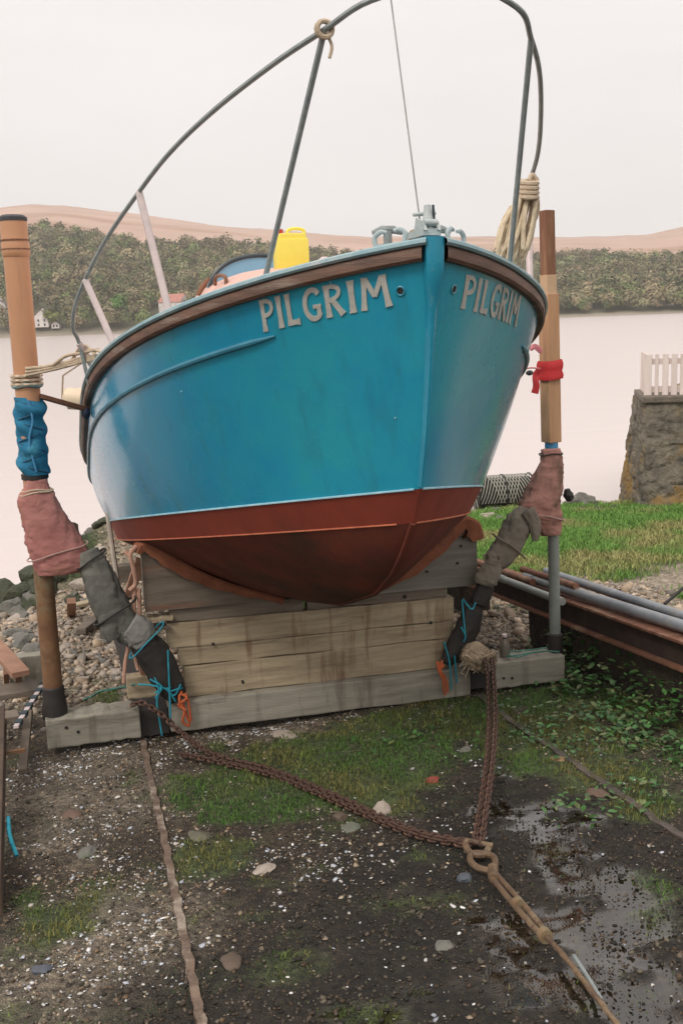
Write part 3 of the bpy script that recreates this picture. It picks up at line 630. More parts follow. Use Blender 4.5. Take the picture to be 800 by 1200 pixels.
# raised bow rail
railL = [(435, 0, -.18), (380, 35, -.06), (320, 75, .11), (250, 130, .38), (200, 178, .63), (163, 225, .90), (125, 280, 1.18), (100, 328, 1.36), (88, 360, 1.45), (86, 385, 1.52), (93, 402, 1.58)]
pl = [];
for (px, py, s_) in railL:
    P = hs(px, py, s_); d = P-S0; pl.append((d@A2, d@R2, P[2]))
pr = [(a, -r, z) for a, r, z in pl]
front = [(-.235, 0, 2.505)]
allp = [Wd(*p) for p in pl[::-1]]+[Wd(*front[0])]+[Wd(*p) for p in pr]
allp = [Wd(1.60, -1.0, 1.36)]+allp+[Wd(1.60, 1.0, 1.36)]
MB().tube(spline(allp, 6), .0088, 8).build('bow_rail', steel, boat, smooth=True)
def stanch(top, sd, Tb, m, r=.0095, r_in=.03):
    b_ = hullp(Tb, 3, sd)+Zv*.06-R2*sd*r_in; t_ = Wd(*top)
    st_ = MB().tube([b_, t_], r, 8).tube([b_, b_+Zv*.012], .026, 10).build('stanchion', m, boat, smooth=True)
stanch(pl[1], -1, .355, steel); stanch(pr[1], 1, .35, steel)
stanch(pl[5], -1, .74, palepaint, .014); stanch(pl[7], -1, 1.22, palepaint, .014); stanch(pl[10], -1, 1.66, palepaint, .015)
stanch(pr[5], 1, .74, palepaint, .014); stanch(pr[7], 1, 1.22, palepaint, .014); stanch(pr[10], 1, 1.66, palepaint, .015)
tp = Wd(*pl[1])
mb = MB()
for k in range(3): mb.tube([tp+.022*(cos(a)*R2+sin(a)*Zv)+A2*(k-1)*.008+Fv*-.004*k for a in np.linspace(0, 2*pi, 13)], .007, 6, cap=False)
mb.tube(spline([tp, tp+R2*.02-Zv*.04, tp+R2*.012-Zv*.075], 4), .005, 6)
mb.build('lashing', rope_m, boat, smooth=True)
MB().tube([hs(494, 276, .02), hs(458, 0, .28), hs(450, -60, .33)], .0024, 6).build('forestay', mat('wire', (.3, .3, .29), rough=.5, metal=.4, bump=0), boat)

# yellow jerrycan on the coach roof
B0 = hs(342, 321, 1.7); jr = root('jerrycan', B0, 'yellow plastic jerrycan with a red cap standing on the coach roof', 'jerrycan')
w, d, h = .078, .05, .185
mb = MB().obox(B0+Zv*(h*.5-.012), R2*w, A2*d, Zv*(h/2-.012)); mb.build('body', yellow_p, jr, smooth=True, bevel=.014)
MB().prism([B0+R2*-w*.92+Zv*.155-A2*d*.8, B0+R2*w*.92+Zv*.155-A2*d*.8, B0+R2*w*.8+Zv*.183-A2*d*.8, B0-R2*w*.75+Zv*.183-A2*d*.8], A2*d*1.6).build('shoulder', yellow_p, jr, bevel=.006)
MB().tube(spline([B0+R2*-.015+Zv*.176, B0+R2*-.008+Zv*.2, B0+R2*.03+Zv*.206, B0+R2*.064+Zv*.198, B0+R2*.068+Zv*.172], 5), .008, 8).build('handle', yellow_p, jr, smooth=True)
MB().tube([B0-R2*.05+Zv*.178, B0-R2*.05+Zv*.203], .016, 12).build('cap', mat('red_cap', (.6, .05, .03), rough=.5, bump=0), jr, smooth=True)
MB().tube([Wd(1.15, -.02, 1.80), Wd(1.15, -.02, 1.85), Wd(1.15, -.02, 1.865)], [.045, .03, .012], 12).build('deck_vent', palepaint, boat, smooth=True)

# coiled rope on the right stanchion
ck = root('rope_coil', hs(603, 300, .45), 'cream rope with green flecks hung in a coil on the right bow rail', 'rope')
def coil(px0, py0, px1, py1, wpx, n, s_, m, nm, rr=.0085, ph=0):
    for k in range(n):
        u = (k+.5)/n-.5; t0 = hs(px0+u*wpx*.5, py0, s_+.02*sin(k*2.1)); b0 = hs(px1+u*wpx*1.2+5*sin(k*1.7+ph), py1+7*sin(k*2.3+ph), s_+.03*cos(k*1.9))
        side = R2*(.012+.012*random.random())
        P = spline([t0, (t0*.6+b0*.4)+side+A2*.01*sin(k), b0+side*.6, b0-side*.6-Zv*.012, (t0*.6+b0*.4)-side, t0], 5)
        MBX.tube(P, rr, 7, lobes=3, twist=60)
MBX = MB(); coil(622, 212, 606, 290, 24, 8, .42, ropefleck, 'a'); MBX.build('strand', ropefleck, ck, smooth=True)
MBX = MB(); coil(603, 242, 592, 292, 20, 6, .46, ropefleck, 'b', ph=2); MBX.build('strand', ropefleck, ck, smooth=True)
c_ = hs(619, 222, .40); mb = MB()
for k in range(4): mb.tube([c_+Zv*(k-1.5)*.016+.03*(cos(a)*R2+sin(a)*A2)+Zv*.008*sin(a) for a in np.linspace(0, 2*pi, 15)], .009, 7, cap=False, lobes=3, twist=60)
mb.tube(spline([c_+Zv*.03, c_+Zv*.05+R2*.015, c_+Zv*.03+R2*.035], 4), .009, 7)
mb.build('wrapping', rope_m, ck, smooth=True)
MB().tube(spline([hs(622, 222, .4), hs(630, 235, .4), hs(628, 255, .4), hs(614, 275, .42), hs(612, 318, .5)], 5), .006, 6).build('loose_end', rope_m, ck, smooth=True)
MB().tube(spline([hs(606, 290, .42), hs(607, 305, .5), hs(604, 318, .52)], 5), .006, 6).build('loose_end', rope_m, ck, smooth=True)

# ================================================================== CRADLE
TILT = -.022
def cz(r): return TILT*r
SB = 1.75
cr_ = root('boat_cradle', Wd(1.85, .06, -.42), 'weathered timber cradle of stacked planks and one long crossbeam under the bow', 'cradle')
def plank(name, r0_, r1_, z0, z1, s0, th, m, bevel=.005, tl=TILT, seed=0):
    mb = MB(); n = 14; rows = []; rg_ = random.Random(seed)
    rr = np.linspace(r0_, r1_, n)
    jit = [(rg_.uniform(-1, 1)*.0035, rg_.uniform(-1, 1)*.0035) for _ in rr]
    def sq(r, j): return [Wd(s0, r, z0+tl*r+j[0]), Wd(s0-.0, r, z1+tl*r+j[1]), Wd(s0+th, r, z1+tl*r+j[1]), Wd(s0+th, r, z0+tl*r+j[0]), Wd(s0, r, z0+tl*r+j[0])]
    rows = [sq(r, j) for r, j in zip(rr, jit)]
    mb.grid(rows); mb.add(rows[0][:4], [[0, 1, 2, 3]]); mb.add(rows[-1][:4], [[0, 1, 2, 3]])
    o = mb.build(name, m, cr_)
    bm = bmesh.new(); bm.from_mesh(o.data); bmesh.ops.remove_doubles(bm, verts=bm.verts, dist=.0005); bmesh.ops.recalc_face_normals(bm, faces=bm.faces)
    es = [e for e in bm.edges if len(e.link_faces) == 2 and e.calc_face_angle(0) > 1.]
    bmesh.ops.bevel(bm, geom=es, offset=bevel, segments=2, affect='EDGES', profile=.6, clamp_overlap=True); bm.to_mesh(o.data); bm.free(); return o
# crossbeam in three lengths with the dark runners showing in the gaps
plank('crossbeam', -1.33, -.885, -.396, -.250, SB, .15, timber_g, .008, TILT*.5, 1)
plank('crossbeam', -.74, .87, -.400, -.245, SB, .15, timber_g, .008, TILT*.9, 2)
plank('crossbeam', 1.015, 1.435, -.382, -.235, SB, .15, timber_g, .008, TILT*.9, 3)
for r_ in (-.82, .943): MB().bar(Wd(SB+.045, r_, -.335), Wd(4.6, r_, -.335-.24), .15, .13).build('runner', black_m, cr_)
plank('plank', -.65, .80, -.243, -.083, SB+.05, .07, timber, .004, TILT, 4)
plank('plank', -.67, .80, -.080, .015, SB+.055, .07, timber, .004, TILT, 5)
plank('plank', -.72, .80, .018, .145, SB+.05, .07, timber, .004, TILT, 6)
plank('plank', -.70, -.02, .148, .215, SB+.06, .07, timber_d, .006, TILT, 7)
plank('plank', .0, .765, .148, .20, SB+.06, .07, timber_d, .006, TILT, 8)
plank('plank', -.86, -.685, .17, .185, SB+.03, .1, timber, .002, TILT, 9); plank('plank', -.86, -.70, .12, .135, SB+.03, .1, timber_d, .002, TILT, 10)
plank('plank', -.93, -.68, -.24, -.13, SB+.10, .08, timber, .004, TILT, 11); plank('plank', -.86, -.72, -.13, -.03, SB+.12, .07, woodred, .004, TILT, 12)
plank('plank', .80, .93, -.235, -.17, SB+.10, .10, timber, .004, TILT, 13); plank('plank', .80, .89, -.165, -.05, SB+.12, .07, timber, .004, TILT, 14)
# shaped bolsters: upper edge cut to the hull section
secL = [hs(x, y, SB+.05) for x, y in ((165, 640), (185, 645), (205, 655), (242, 674), (280, 688), (332, 703), (372, 705))]
secR = [hs(x, y, SB+.05) for x, y in ((372, 705), (400, 702), (440, 691), (480, 665), (520, 635), (548, 610), (558, 612))]
def bolster(sec, zb, m, s0=SB+.045, th=.09):
    P = [p-A2*0 for p in sec]; d = np.array([(p-S0)@R2 for p in P])
    b0 = Wd(s0, d[-1], zb+cz(d[-1])); b1 = Wd(s0, d[0], zb+cz(d[0]))
    mb = MB()
    n = len(P)
    rows = [[Wd(s0, d[i], zb+cz(d[i])), P[i], P[i]+A2*th, Wd(s0+th, d[i], zb+cz(d[i])), Wd(s0, d[i], zb+cz(d[i]))] for i in range(n)]
    rows = [[(r-S0)@A2*0+r for r in rw] for rw in rows]
    mb.grid(rows); mb.add(rows[0][:4], [[0, 1, 2, 3]]); mb.add(rows[-1][:4], [[0, 1, 2, 3]])
    return mb.build('bolster', m, cr_)
bolster(secL, .218, timber_d); bolster(secR, .203, mat('bolster_grey', (.22, .20, .17), (.15, .135, .115), rough=.9, scale=5, bump=.6, bscale=40, stretch=(.5, .5, 5), c3=(.12, .09, .07), f3=.63))
# carpet padding along the cut edge
def pad(pts, th, label=None):
    rows = []; n = len(pts)
    Q = spline(pts, 4); th = interp(th, len(Q))
    for i, p in enumerate(Q):
        t_ = Q[min(i+1, len(Q)-1)]-Q[max(i-1, 0)]; t_ /= np.linalg.norm(t_); up = np.cross(A2, t_); up = up if up[2] > 0 else -up
        w = th[i]; jit = .004*sin(i*1.9)
        rows.append([p-A2*.02-up*(w+jit), p-A2*.026-up*.002, p-A2*.018+up*.009, p+A2*.13+up*.009, p+A2*.13-up*.01, p-A2*.012-up*(w+jit), p-A2*.02-up*(w+jit)])
    mb = MB().grid(rows); mb.add(rows[0][:6], [list(range(6))]); mb.add(rows[-1][:6], [list(range(6))]); return mb.build('carpet_padding', carpet, cr_, smooth=True)
pad([hs(160, 647, SB+.04)]+[hs(x, y, SB+.04) for x, y in ((167, 637), (185, 642), (205, 655), (242, 674), (280, 688), (332, 702))], [.02, .035, .05, .055, .05, .035, .02])
pad([hs(x, y, SB+.04) for x, y in ((440, 690), (480, 664), (515, 634), (540, 609), (558, 612))]+[hs(564, 630, SB+.04)], [.015, .05, .055, .05, .12, .06])
# iron stains and nail heads
mb = MB()
for (px, py) in ((292, 663), (318, 676), (500, 670), (536, 660), (540, 640), (475, 700), (590, 795), (78, 853), (92, 858), (285, 800), (505, 730), (250, 755), (600, 795)):
    s_ = SB-.004 if py > 790 else SB+.042; P = hs(px, py, s_); MB().tube([P, P+A2*.02], .008, 8).build('bolt_head', black_m, cr_, smooth=True)
# pale pole under the quarter, seen between bag and bolster
MB().tube([hs(126, 600, 2.55), hs(138, 682, 2.5)], .014, 8).build('pole', mat('pale_pole', (.55, .48, .40), rough=.8), cr_, smooth=True)
MB().bar(hs(150, 700, 2.3), hs(165, 655, 2.3), .05, .05).build('upright', woodred, cr_)
for r_ in (-.55, .55):
    MB().bar(Wd(4.3, r_, -.62), Wd(4.3, r_, -.12), .1, .1).build('stern_support', timber_d, cr_)
MB().bar(Wd(4.3, -.95, -.16), Wd(4.3, .95, -.16), .12, .12).build('stern_bearer', timber_d, cr_)
MB().bar(Wd(3.9, 0, -.56), Wd(3.9, 0, -.06), .14, .14).build('keel_block', timber_d, cr_)

# posts -------------------------------------------------------------------------------
lp = root('support_post', Wd(1.84, -1.276, -.26), 'tall tan plastic pipe post with a rusty foot and black cap, left of the boat', 'post')
pb, pt = Wd(1.84, -1.283, -.255), Wd(1.84, -1.262, 2.095)
def pp(u): return pb+(pt-pb)*u
MB().tube([pp(0.02), pp(.1), pp(.25), pp(.42), pp(.5)], [.047, .046, .045, .045, .045], 16).build('lower_pipe', rusty, lp, smooth=True)
MB().tube([pp(0), pp(.02), pp(.04), pp(.066), pp(.069)], [.062, .062, .054, .053, .045], 14, wr=.04).build('base_socket', black_m, lp, smooth=True)
MB().tube([pp(.43), pp(.93), pp(.932), pp(.94), pp(.955), pp(.96), pp(.985), pp(1)], [.056, .056, .060, .062, .062, .059, .060, .058], 20).build('pipe_sleeve', tan_pipe, lp, smooth=True)
MB().tube([pp(.997), pp(1.004), pp(1.008)], [.061, .061, .05], 18).build('cap', mat('cap_black', (.05, .05, .055), rough=.5, bump=0), lp, smooth=True)
for u in (.945, .962): MB().tube([pp(u)-Zv*.003, pp(u)+Zv*.003], .0635, 18).build('band', brown_wood, lp, smooth=True)
# blue rag wound round the left post
rg = root('blue_rag', pp(.56), 'bright blue rag bound in bulges round the left tan post above the pink sack', 'rag')
us = np.linspace(.512, .665, 34); rad_ = [.061+.010*abs(sin((u-.51)*pi/.038)) for u in us]
MB().tube([pp(u) for u in us], rad_, 28, wr=.20, seed=2).build('wrap', bluecloth, rg, smooth=True)
MB().tube(spline([pp(.66)-A2*.066, pp(.62)-A2*.072+R2*.012, pp(.58)-A2*.07-R2*.01, pp(.52)-A2*.07+R2*.01], 5), [.006]*16, 6).build('knot_cord', bluetape, rg, smooth=True)
MB().tube([pp(.688)+.061*(cos(a)*R2+sin(a)*A2)+Zv*.004*sin(a*3) for a in np.linspace(0, 2*pi, 25)], .011, 8, cap=False, lobes=3, twist=70).build('cord', mat('bluecord', (.08, .28, .34), (.4, .4, .3), scale=70), rg, smooth=True)
MB().tube([pp(.508)-Zv*.012, pp(.508)+Zv*.012], .062, 16).build('strap', black_m, rg, smooth=True)
for k in range(7):
    u0 = .515+.021*k; sg = 1 if k % 2 else -1
    MB().tube([pp(u0+.021*q/8)+.0665*(cos(-pi/2+sg*(q/8-.5)*2.2)*R2+sin(-pi/2+sg*(q/8-.5)*2.2)*A2) for q in range(9)], .0042, 6).build('knot_cord', mat('deep_blue_cord', (.02, .10, .18), rough=.8), rg, smooth=True)
# pink sack
def hang(pts, s_, name, m, parent=None, flat=.55, wr=.06, seed=0, n=40, sub=9, power=1., horiz=False):
    Q = []; cx = spline([np.array([a, b, 0.]) for a, b, _ in pts], sub); hw = interp([p[2] for p in pts], len(cx)); V = []; mb = MB(); rows = []
    for i, c in enumerate(cx):
        P = hs(c[0], c[1], s_); dpt = (P-C0)@Fv; h_ = hw[i]*dpt/FP
        nx_ = cx[min(i+1, len(cx)-1)]-cx[max(i-1, 0)]; ang = math.atan2(nx_[1], nx_[0])
        X = R2*sin(ang)-Zv*-cos(ang)*0+Zv*(cos(ang)); X /= np.linalg.norm(X)
        if horiz: X = R2.copy()
        rw = []
        for k in range(n+1):
            th = 2*pi*(k % n)/n; cxx = cos(th)*1.6+seed; cyy = sin(th)*1.6+i*.10*6/sub*1.5
            a1 = float(fbm(np.array(cxx*1.3), np.array(cyy*1.3+sin(th)*2), seed)); a2 = float(fbm(np.array(cxx*2.2+i*.16), np.array(cyy*2.2-i*.1), seed+5, 2))
            rg2 = 1-abs(a2-.5)*5; rg2 = max(0., rg2)
            dg = abs(float(fbm(np.array(th/pi*1.5+i*.12*6/sub+seed), np.array(i*.16*6/sub-th*.5+seed), seed+9, 2))-.5)*6; wv = 1+wr*(a1-.5)*2.4-wr*.55*rg2**2+wr*.5*max(0., 1-dg)**1.5
            rw.append(P+(X*h_*cos(th)+A2*h_*flat*sin(th))*wv)
        rows.append(rw)
    mb.grid(rows); mb.add(rows[0][:n], [list(range(n))]); mb.add(rows[-1][:n], [list(range(n))])
    o = mb.build(name, m, parent, smooth=False)
    bm = bmesh.new(); bm.from_mesh(o.data); bmesh.ops.remove_doubles(bm, verts=bm.verts, dist=.0003); bmesh.ops.recalc_face_normals(bm, faces=bm.faces); bm.to_mesh(o.data); bm.free()
    o.data.polygons.foreach_set('use_smooth', [True]*len(o.data.polygons))
    return o
sk = hang([(43, 562, 11), (43, 572, 15), (43, 579, 20), (46, 592, 23), (52, 608, 26), (59, 624, 29), (66, 640, 32), (73, 654, 33), (75, 664, 32), (70, 672, 25)], 1.80, 'pink_sack', pinkcloth, flat=.42, wr=.12, seed=3, sub=7, horiz=True)
setp(sk, 'faded pink cloth sack tied round the left post and spreading over the brace', 'sack')
br = root('wrapped_brace', hs(190, 810, 1.74), 'brace from the left post wrapped in grey cloth, running down to the cradle', 'brace')
hang([(104, 645, 10), (108, 658, 16), (116, 675, 19), (125, 698, 21), (136, 720, 21), (150, 736, 17), (160, 745, 15)], 1.76, 'cloth_wrap', greycloth, br, flat=.5, wr=.16, seed=5)
hang([(124, 718, 9), (130, 736, 12), (134, 749, 8)], 1.74, 'cloth_fold', greycloth, br, flat=.4, wr=.2, seed=8)
hang([(152, 732, 16), (165, 742, 19), (172, 752, 15)], 1.735, 'cloth_wrap', mat('pale_canvas', (.24, .23, .21), (.18, .175, .16), rough=.95, scale=8, bump=1, bscale=26, dist=.007), br, flat=.5, wr=.14, seed=6)
hang([(164, 748, 15), (178, 765, 19), (192, 788, 19), (202, 806, 16), (210, 818, 10)], 1.745, 'rubber_sleeve', black_m, br, flat=.5, wr=.12, seed=7)
def tie(parent, px, py, hw, s_, m, flat=.55, r_=.005, slope=0., nm='tie_cord'):
    P = hs(px, py, s_); h_ = hw*((P-C0)@Fv)/FP
    MB().tube([P+R2*h_*cos(a)+A2*h_*flat*sin(a)+Zv*(slope*h_*cos(a)+.004*sin(3*a)) for a in np.linspace(0, 2*pi, 25)], r_, 6, cap=False).build(nm, m, parent, smooth=True)
tie(br, 107, 655, 17, 1.76, black_m, .56, slope=.6); tie(br, 135, 716, 25, 1.76, black_m, .54, .006, slope=.55); tie(br, 172, 750, 21, 1.735, tealrope, .56, .004, slope=.9)
tie(sk, 43, 574, 16.5, 1.80, rope_m, .45, .004); tie(sk, 43, 577, 19, 1.80, rope_m, .45, .004, slope=.1); tie(sk, 68, 646, 35, 1.80, mat('pale_cord', (.5, .33, .28)), .44, .0035, slope=.22)
# right post
rp = root('support_post', Wd(1.84, 1.422, -.28), 'tall square wooden post on a grey pipe with red tape, right of the boat', 'post')
qb, qt = Wd(1.84, 1.424, -.285), Wd(1.84, 1.363, 2.12)
def qp(u): return qb+(qt-qb)*u
ro = (R2*cos(.2)+A2*sin(.2)); ra = np.cross(Zv, ro)
def sqp(u0, u1, w): return MB().obox(qp((u0+u1)/2), ro*w/2, ra*w/2, (qt-qb)*(u1-u0)/2)
sqp(.50, 1.0, .058).build('upper_timber', brown_wood, rp, bevel=.004)
sqp(.50, .825, .078).build('timber_sleeve', tan_wood, rp, bevel=.004)
sqp(.823, .865, .062).build('splice', mat('pale_wood', (.55, .38, .24), (.45, .3, .18), rough=.8, scale=9), rp, bevel=.003)
MB().tube([qp(.02), qp(.52)], .031, 16).build('lower_pipe', grey_pipe, rp, smooth=True)
MB().tube([qp(-.01), qp(.02), qp(.050), qp(.053)], [.045, .043, .041, .031], 14, wr=.04).build('base_socket', black_m, rp, smooth=True)
MB().tube([qp(.478), qp(.508)], .036, 14).build('blue_tape', bluetape, rp, smooth=True)
MB().tube([qp(.462), qp(.48)], .037, 14).build('dark_band', mat('darkcloth', (.05, .05, .05)), rp, smooth=True)
rt = root('red_tie', qp(.66), 'red cloth strip tied round the right wooden post with a hanging tail', 'tie')
us = np.linspace(.64, .682, 6); mb = MB(); rows = []
for i, u in enumerate(us):
    w = .048+.003*sin(i*2.2); rows.append([qp(u)+ro*w*c*1.0+ra*w*s_+Zv*.004*c for c, s_ in ((-1, -1), (0, -1.12), (1, -1), (1.12, 0), (1, 1), (0, 1.1), (-1, 1), (-1.12, 0), (-1, -1))])
mb.grid(rows).build('band', redcloth, rt, smooth=True)
def ribbon(pts, w, m, nm, parent=None, dirv=None):
    Q = spline(pts, 5); ws = interp(w, len(Q)); rows = []
    for i, p in enumerate(Q):
        t_ = Q[min(i+1, len(Q)-1)]-Q[max(i-1, 0)]; x = np.cross(t_, A2); x /= np.linalg.norm(x)+1e-9
        rows.append([p-x*ws[i]/2-A2*.0, p-A2*(.004+.002*sin(i)), p+x*ws[i]/2, p+A2*.003, p-x*ws[i]/2])
    return MB().grid(rows).build(nm, m, parent, smooth=True)
ribbon([hs(632, 432, 1.76), hs(627, 440, 1.76), hs(628, 452, 1.75), hs(626, 461, 1.75)], [.03, .035, .04, .042], redcloth, 'tail', rt)
ribbon([hs(634, 412, 1.76), hs(626, 406, 1.75), hs(621, 410, 1.75)], [.03, .03, .02], pinktape, 'knot_end', rt)
MB().tube(spline([hs(632, 432, 1.75), hs(622, 431, 1.72), hs(611, 433, 1.6)], 5), .004, 6).build('string', pinktape, rt, smooth=True)
MB().ball(hs(620, 437, 1.72), .02, .02, .014, 8).build('knot', mat('darkcloth', (0, 0, 0)), rt, smooth=True)
pc = hang([(645, 526, 12), (646, 540, 14), (642, 556, 19), (637, 575, 24), (632, 590, 27), (636, 604, 24), (642, 616, 17), (645, 627, 12)], 1.80, 'stained_cloth', stained, flat=.5, wr=.14, seed=12, horiz=True)
setp(pc, 'pink cloth with dark stains bundled round the right post below the blue tape', 'cloth')
rb = root('wrapped_brace', hs(530, 768, 1.74), 'brace from the right post wrapped in brown grey cloth, black rubber at its lower end', 'brace')
hang([(617, 596, 10), (610, 610, 17), (601, 628, 18), (592, 645, 17), (581, 658, 15), (576, 664, 12)], 1.74, 'cloth_wrap', oldcloth, rb, flat=.55, wr=.16, seed=13)
hang([(580, 655, 9), (575, 668, 14), (568, 680, 15), (566, 685, 12)], 1.72, 'cloth_wrap', oldcloth, rb, flat=.55, wr=.10, seed=14)
hang([(618, 598, 8), (625, 612, 8), (627, 624, 7), (626, 634, 3)], 1.70, 'cloth_fold', oldcloth, rb, flat=.4, wr=.2, seed=15)
hang([(569, 684, 11), (565, 696, 12), (560, 708, 11)], 1.735, 'rubber_sleeve', black_m, rb, flat=.6, wr=.1, seed=16)
hang([(558, 702, 8), (553, 718, 13), (547, 735, 15), (538, 752, 14), (530, 766, 11), (522, 778, 7)], 1.75, 'rubber_sleeve', black_m, rb, flat=.6, wr=.14, seed=17)
MB().tube([hs(576, 655, 1.69)+.045*(cos(a)*R2+sin(a)*Zv*.5+sin(a)*A2*.9) for a in np.linspace(0, 2*pi, 17)], .004, 6, cap=False).build('binding', timber_d, rb, smooth=True)
kn = hang([(664, 573, 3), (665, 580, 6), (668, 586, 4)], 1.80, 'rubber_knot', black_m, flat=.8, wr=.3, seed=21); setp(kn, 'small black rubber knot sticking out of the stained cloth on the right post', 'knot')
tie(rb, 596, 640, 20, 1.74, timber_d, .58, .005, slope=-.8); tie(pc, 645, 532, 14.5, 1.80, black_m, .52, .004); tie(pc, 637, 604, 26, 1.80, mat('pale_cord', (0, 0, 0)), .52, .004, slope=-.25)
# ropes, cords -----------------------------------------------------------------------
def rope(name, pts, r, m, label, cat='rope', n=6, lobes=3, parent=None, group=None):
    mb = MB(); pts = pts if isinstance(pts[0], list) else [pts]
    for p in pts: mb.tube(spline(p, n), r, 7, lobes=lobes, twist=55)
    o = mb.build(name, m, parent, smooth=True)
    if label: setp(o, label, cat, group)
    return o
mb_p = []
for k in range(3):
    mb_p.append([hs(30, 432+k*4, 1.77), hs(50, 430+k*3, 1.76), hs(75, 425+k*2.5, 1.72), hs(98, 419+k*2.4, 1.62), hs(118, 417+k*1.5, 1.5)])
for k in range(3):
    mb_p.append([pp(.706-.008*k)+.066*(cos(a)*R2+sin(a)*A2) for a in np.linspace(0, 2*pi, 13)])
mb_p.append([hs(62, 428, 1.74), hs(78, 417, 1.7), hs(95, 414, 1.62), hs(112, 410, 1.5), hs(120, 414, 1.45)])
mb_p.append([hs(84, 424, 1.7), hs(92, 410, 1.64), hs(100, 405, 1.6), hs(112, 416, 1.5)])
rope('mooring_rope', mb_p, .0075, rope_m, 'cream rope wound round the left post and led across to the boat rail', n=5)
rope('tarred_rope', [hs(104, 408, 1.6), hs(110, 412, 1.6), hs(116, 409, 1.6)], .006, black_m, 'short dark rope end knotted into the cream rope beside the left rail', 'rope', n=4)
arm = root('spacer_arm', hs(75, 470, 1.8), 'brown wooden arm between the left post and the hull, with a dark pad', 'arm')
MB().bar(hs(46, 464, 1.82), hs(103, 480, 1.95), .045, .022).build('bar', brown_wood, arm, bevel=.004)
MB().ball(hs(101, 484, 1.93), .022, .022, .03, 10).build('pad', mat('navy', (.03, .04, .08)), arm, smooth=True)
fd = root('fender', hs(92, 466, 2.6), 'cream fender hanging against the hull behind the brown wooden arm', 'fender')
MB().tube([hs(73, 468, 2.6), hs(76, 467, 2.6), hs(80, 467, 2.6), hs(100, 468, 2.6), hs(106, 469, 2.6)], [.01, .045, .058, .06, .03], 16).build('body', mat('cream_vinyl', (.75, .62, .45), (.68, .54, .38), rough=.5, scale=4, bump=.05), fd, smooth=True)
MB().tube([hs(73, 468, 2.6), hs(74, 440, 2.55), hs(104, 420, 2.2)], .005, 6).build('line', rope_m, fd)
def knotlines(name, segs, r, m, label, cat='rope', s_=1.72):
    return rope(name, [[hs(x, y, s_+ds) for x, y, ds in sg] for sg in segs], r, m, label, cat, n=4)
knotlines('teal_rope', [[(162, 802, .02), (178, 803, 0), (195, 807, -.01), (206, 802, 0)], [(181, 792, 0), (186, 808, -.01), (184, 824, 0), (188, 850, 0), (190, 862, .0)], [(197, 762, -.03), (198, 790, -.02), (199, 812, -.02), (200, 846, -.005)],
          [(182, 812, 0), (192, 806, -.015), (204, 815, -.01), (212, 802, -.01)], [(197, 808, -.02), (206, 822, -.01)], [(176, 796, 0), (190, 805, -.02), (182, 818, 0)], [(214, 806, 0), (200, 810, -.02)]], .0045, tealrope, 'teal rope knotted round the left end of the plank stack')
knotlines('orange_rope', [[(213, 810, 0), (210, 820, -.015), (216, 834, -.01), (214, 845, -.005), (222, 850, 0), (214, 824, -.01)], [(217, 812, 0), (221, 824, -.01), (224, 845, 0)], [(211, 812, 0), (219, 818, -.02), (209, 826, -.01), (218, 832, -.02)]], .0065, orangerope, 'frayed orange rope hanging from the left side of the crossbeam')
knotlines('orange_rope', [[(512, 775, 0), (514, 786, -.02), (519, 798, -.01), (520, 810, 0), (522, 814, 0)], [(518, 774, 0), (515, 784, -.02), (522, 796, -.01), (524, 811, 0)], [(511, 776, 0), (519, 780, -.02), (513, 786, -.015)]], .0065, orangerope, 'orange rope hanging over the crossbeam, below the right black sleeve')
knotlines('teal_rope', [[(541, 704, -.03), (543, 725, -.03), (545, 748, -.03)], [(520, 752, -.02), (526, 775, -.01), (529, 808, 0)], [(532, 768, 0), (535, 800, 0)], [(542, 702, -.03), (552, 714, -.03), (557, 706, -.02)], [(540, 735, -.03), (545, 745, -.03), (543, 752, -.02)]], .0045, tealrope, 'teal rope tied down the black sleeve at the right end of the planks')
knotlines('green_rope', [[(593, 770, .06), (615, 766, .06), (640, 763, .06), (655, 764, .04)], [(596, 764, .08), (618, 762, .08), (640, 759, .08)], [(594, 767, .05), (606, 770, .05), (625, 764, .05)]], .004, greenrope, 'green rope lying along the top of the right crossbeam end')
rope('green_line', [hs(158, 802, 1.8), hs(140, 806, 2.1), hs(118, 810, 2.3), hs(108, 816, 2.5), hs(98, 820, 2.5)], .006, greenrope, 'green line trailing over the gravel behind the left crossbeam', n=5)
rope('strap_loop', [[hs(160, 640, 1.78), hs(153, 650, 1.76), hs(157, 668, 1.76), hs(159, 684, 1.77), hs(152, 692, 1.77)], [hs(152, 652, 1.77), hs(147, 646, 1.78)], [hs(158, 690, 1.78), hs(157, 715, 1.78), hs(160, 735, 1.78)], [hs(163, 690, 1.78), hs(164, 725, 1.78)]], .011, mat('beige_strap', (.52, .30, .22), (.42, .24, .17), rough=.9, scale=20), 'beige strap looped over the upper left corner of the cradle', 'strap', n=5, lobes=0)
rope('beige_strap', [[hs(144, 735, 1.8), hs(150, 755, 1.78), hs(147, 775, 1.78), hs(145, 800, 1.78)], [hs(148, 740, 1.8), hs(156, 762, 1.78), hs(162, 785, 1.77)]], .009, mat('beige_strap', (0, 0, 0)), 'beige strap hanging down beside the left end of the plank stack', 'strap', n=5, lobes=0)
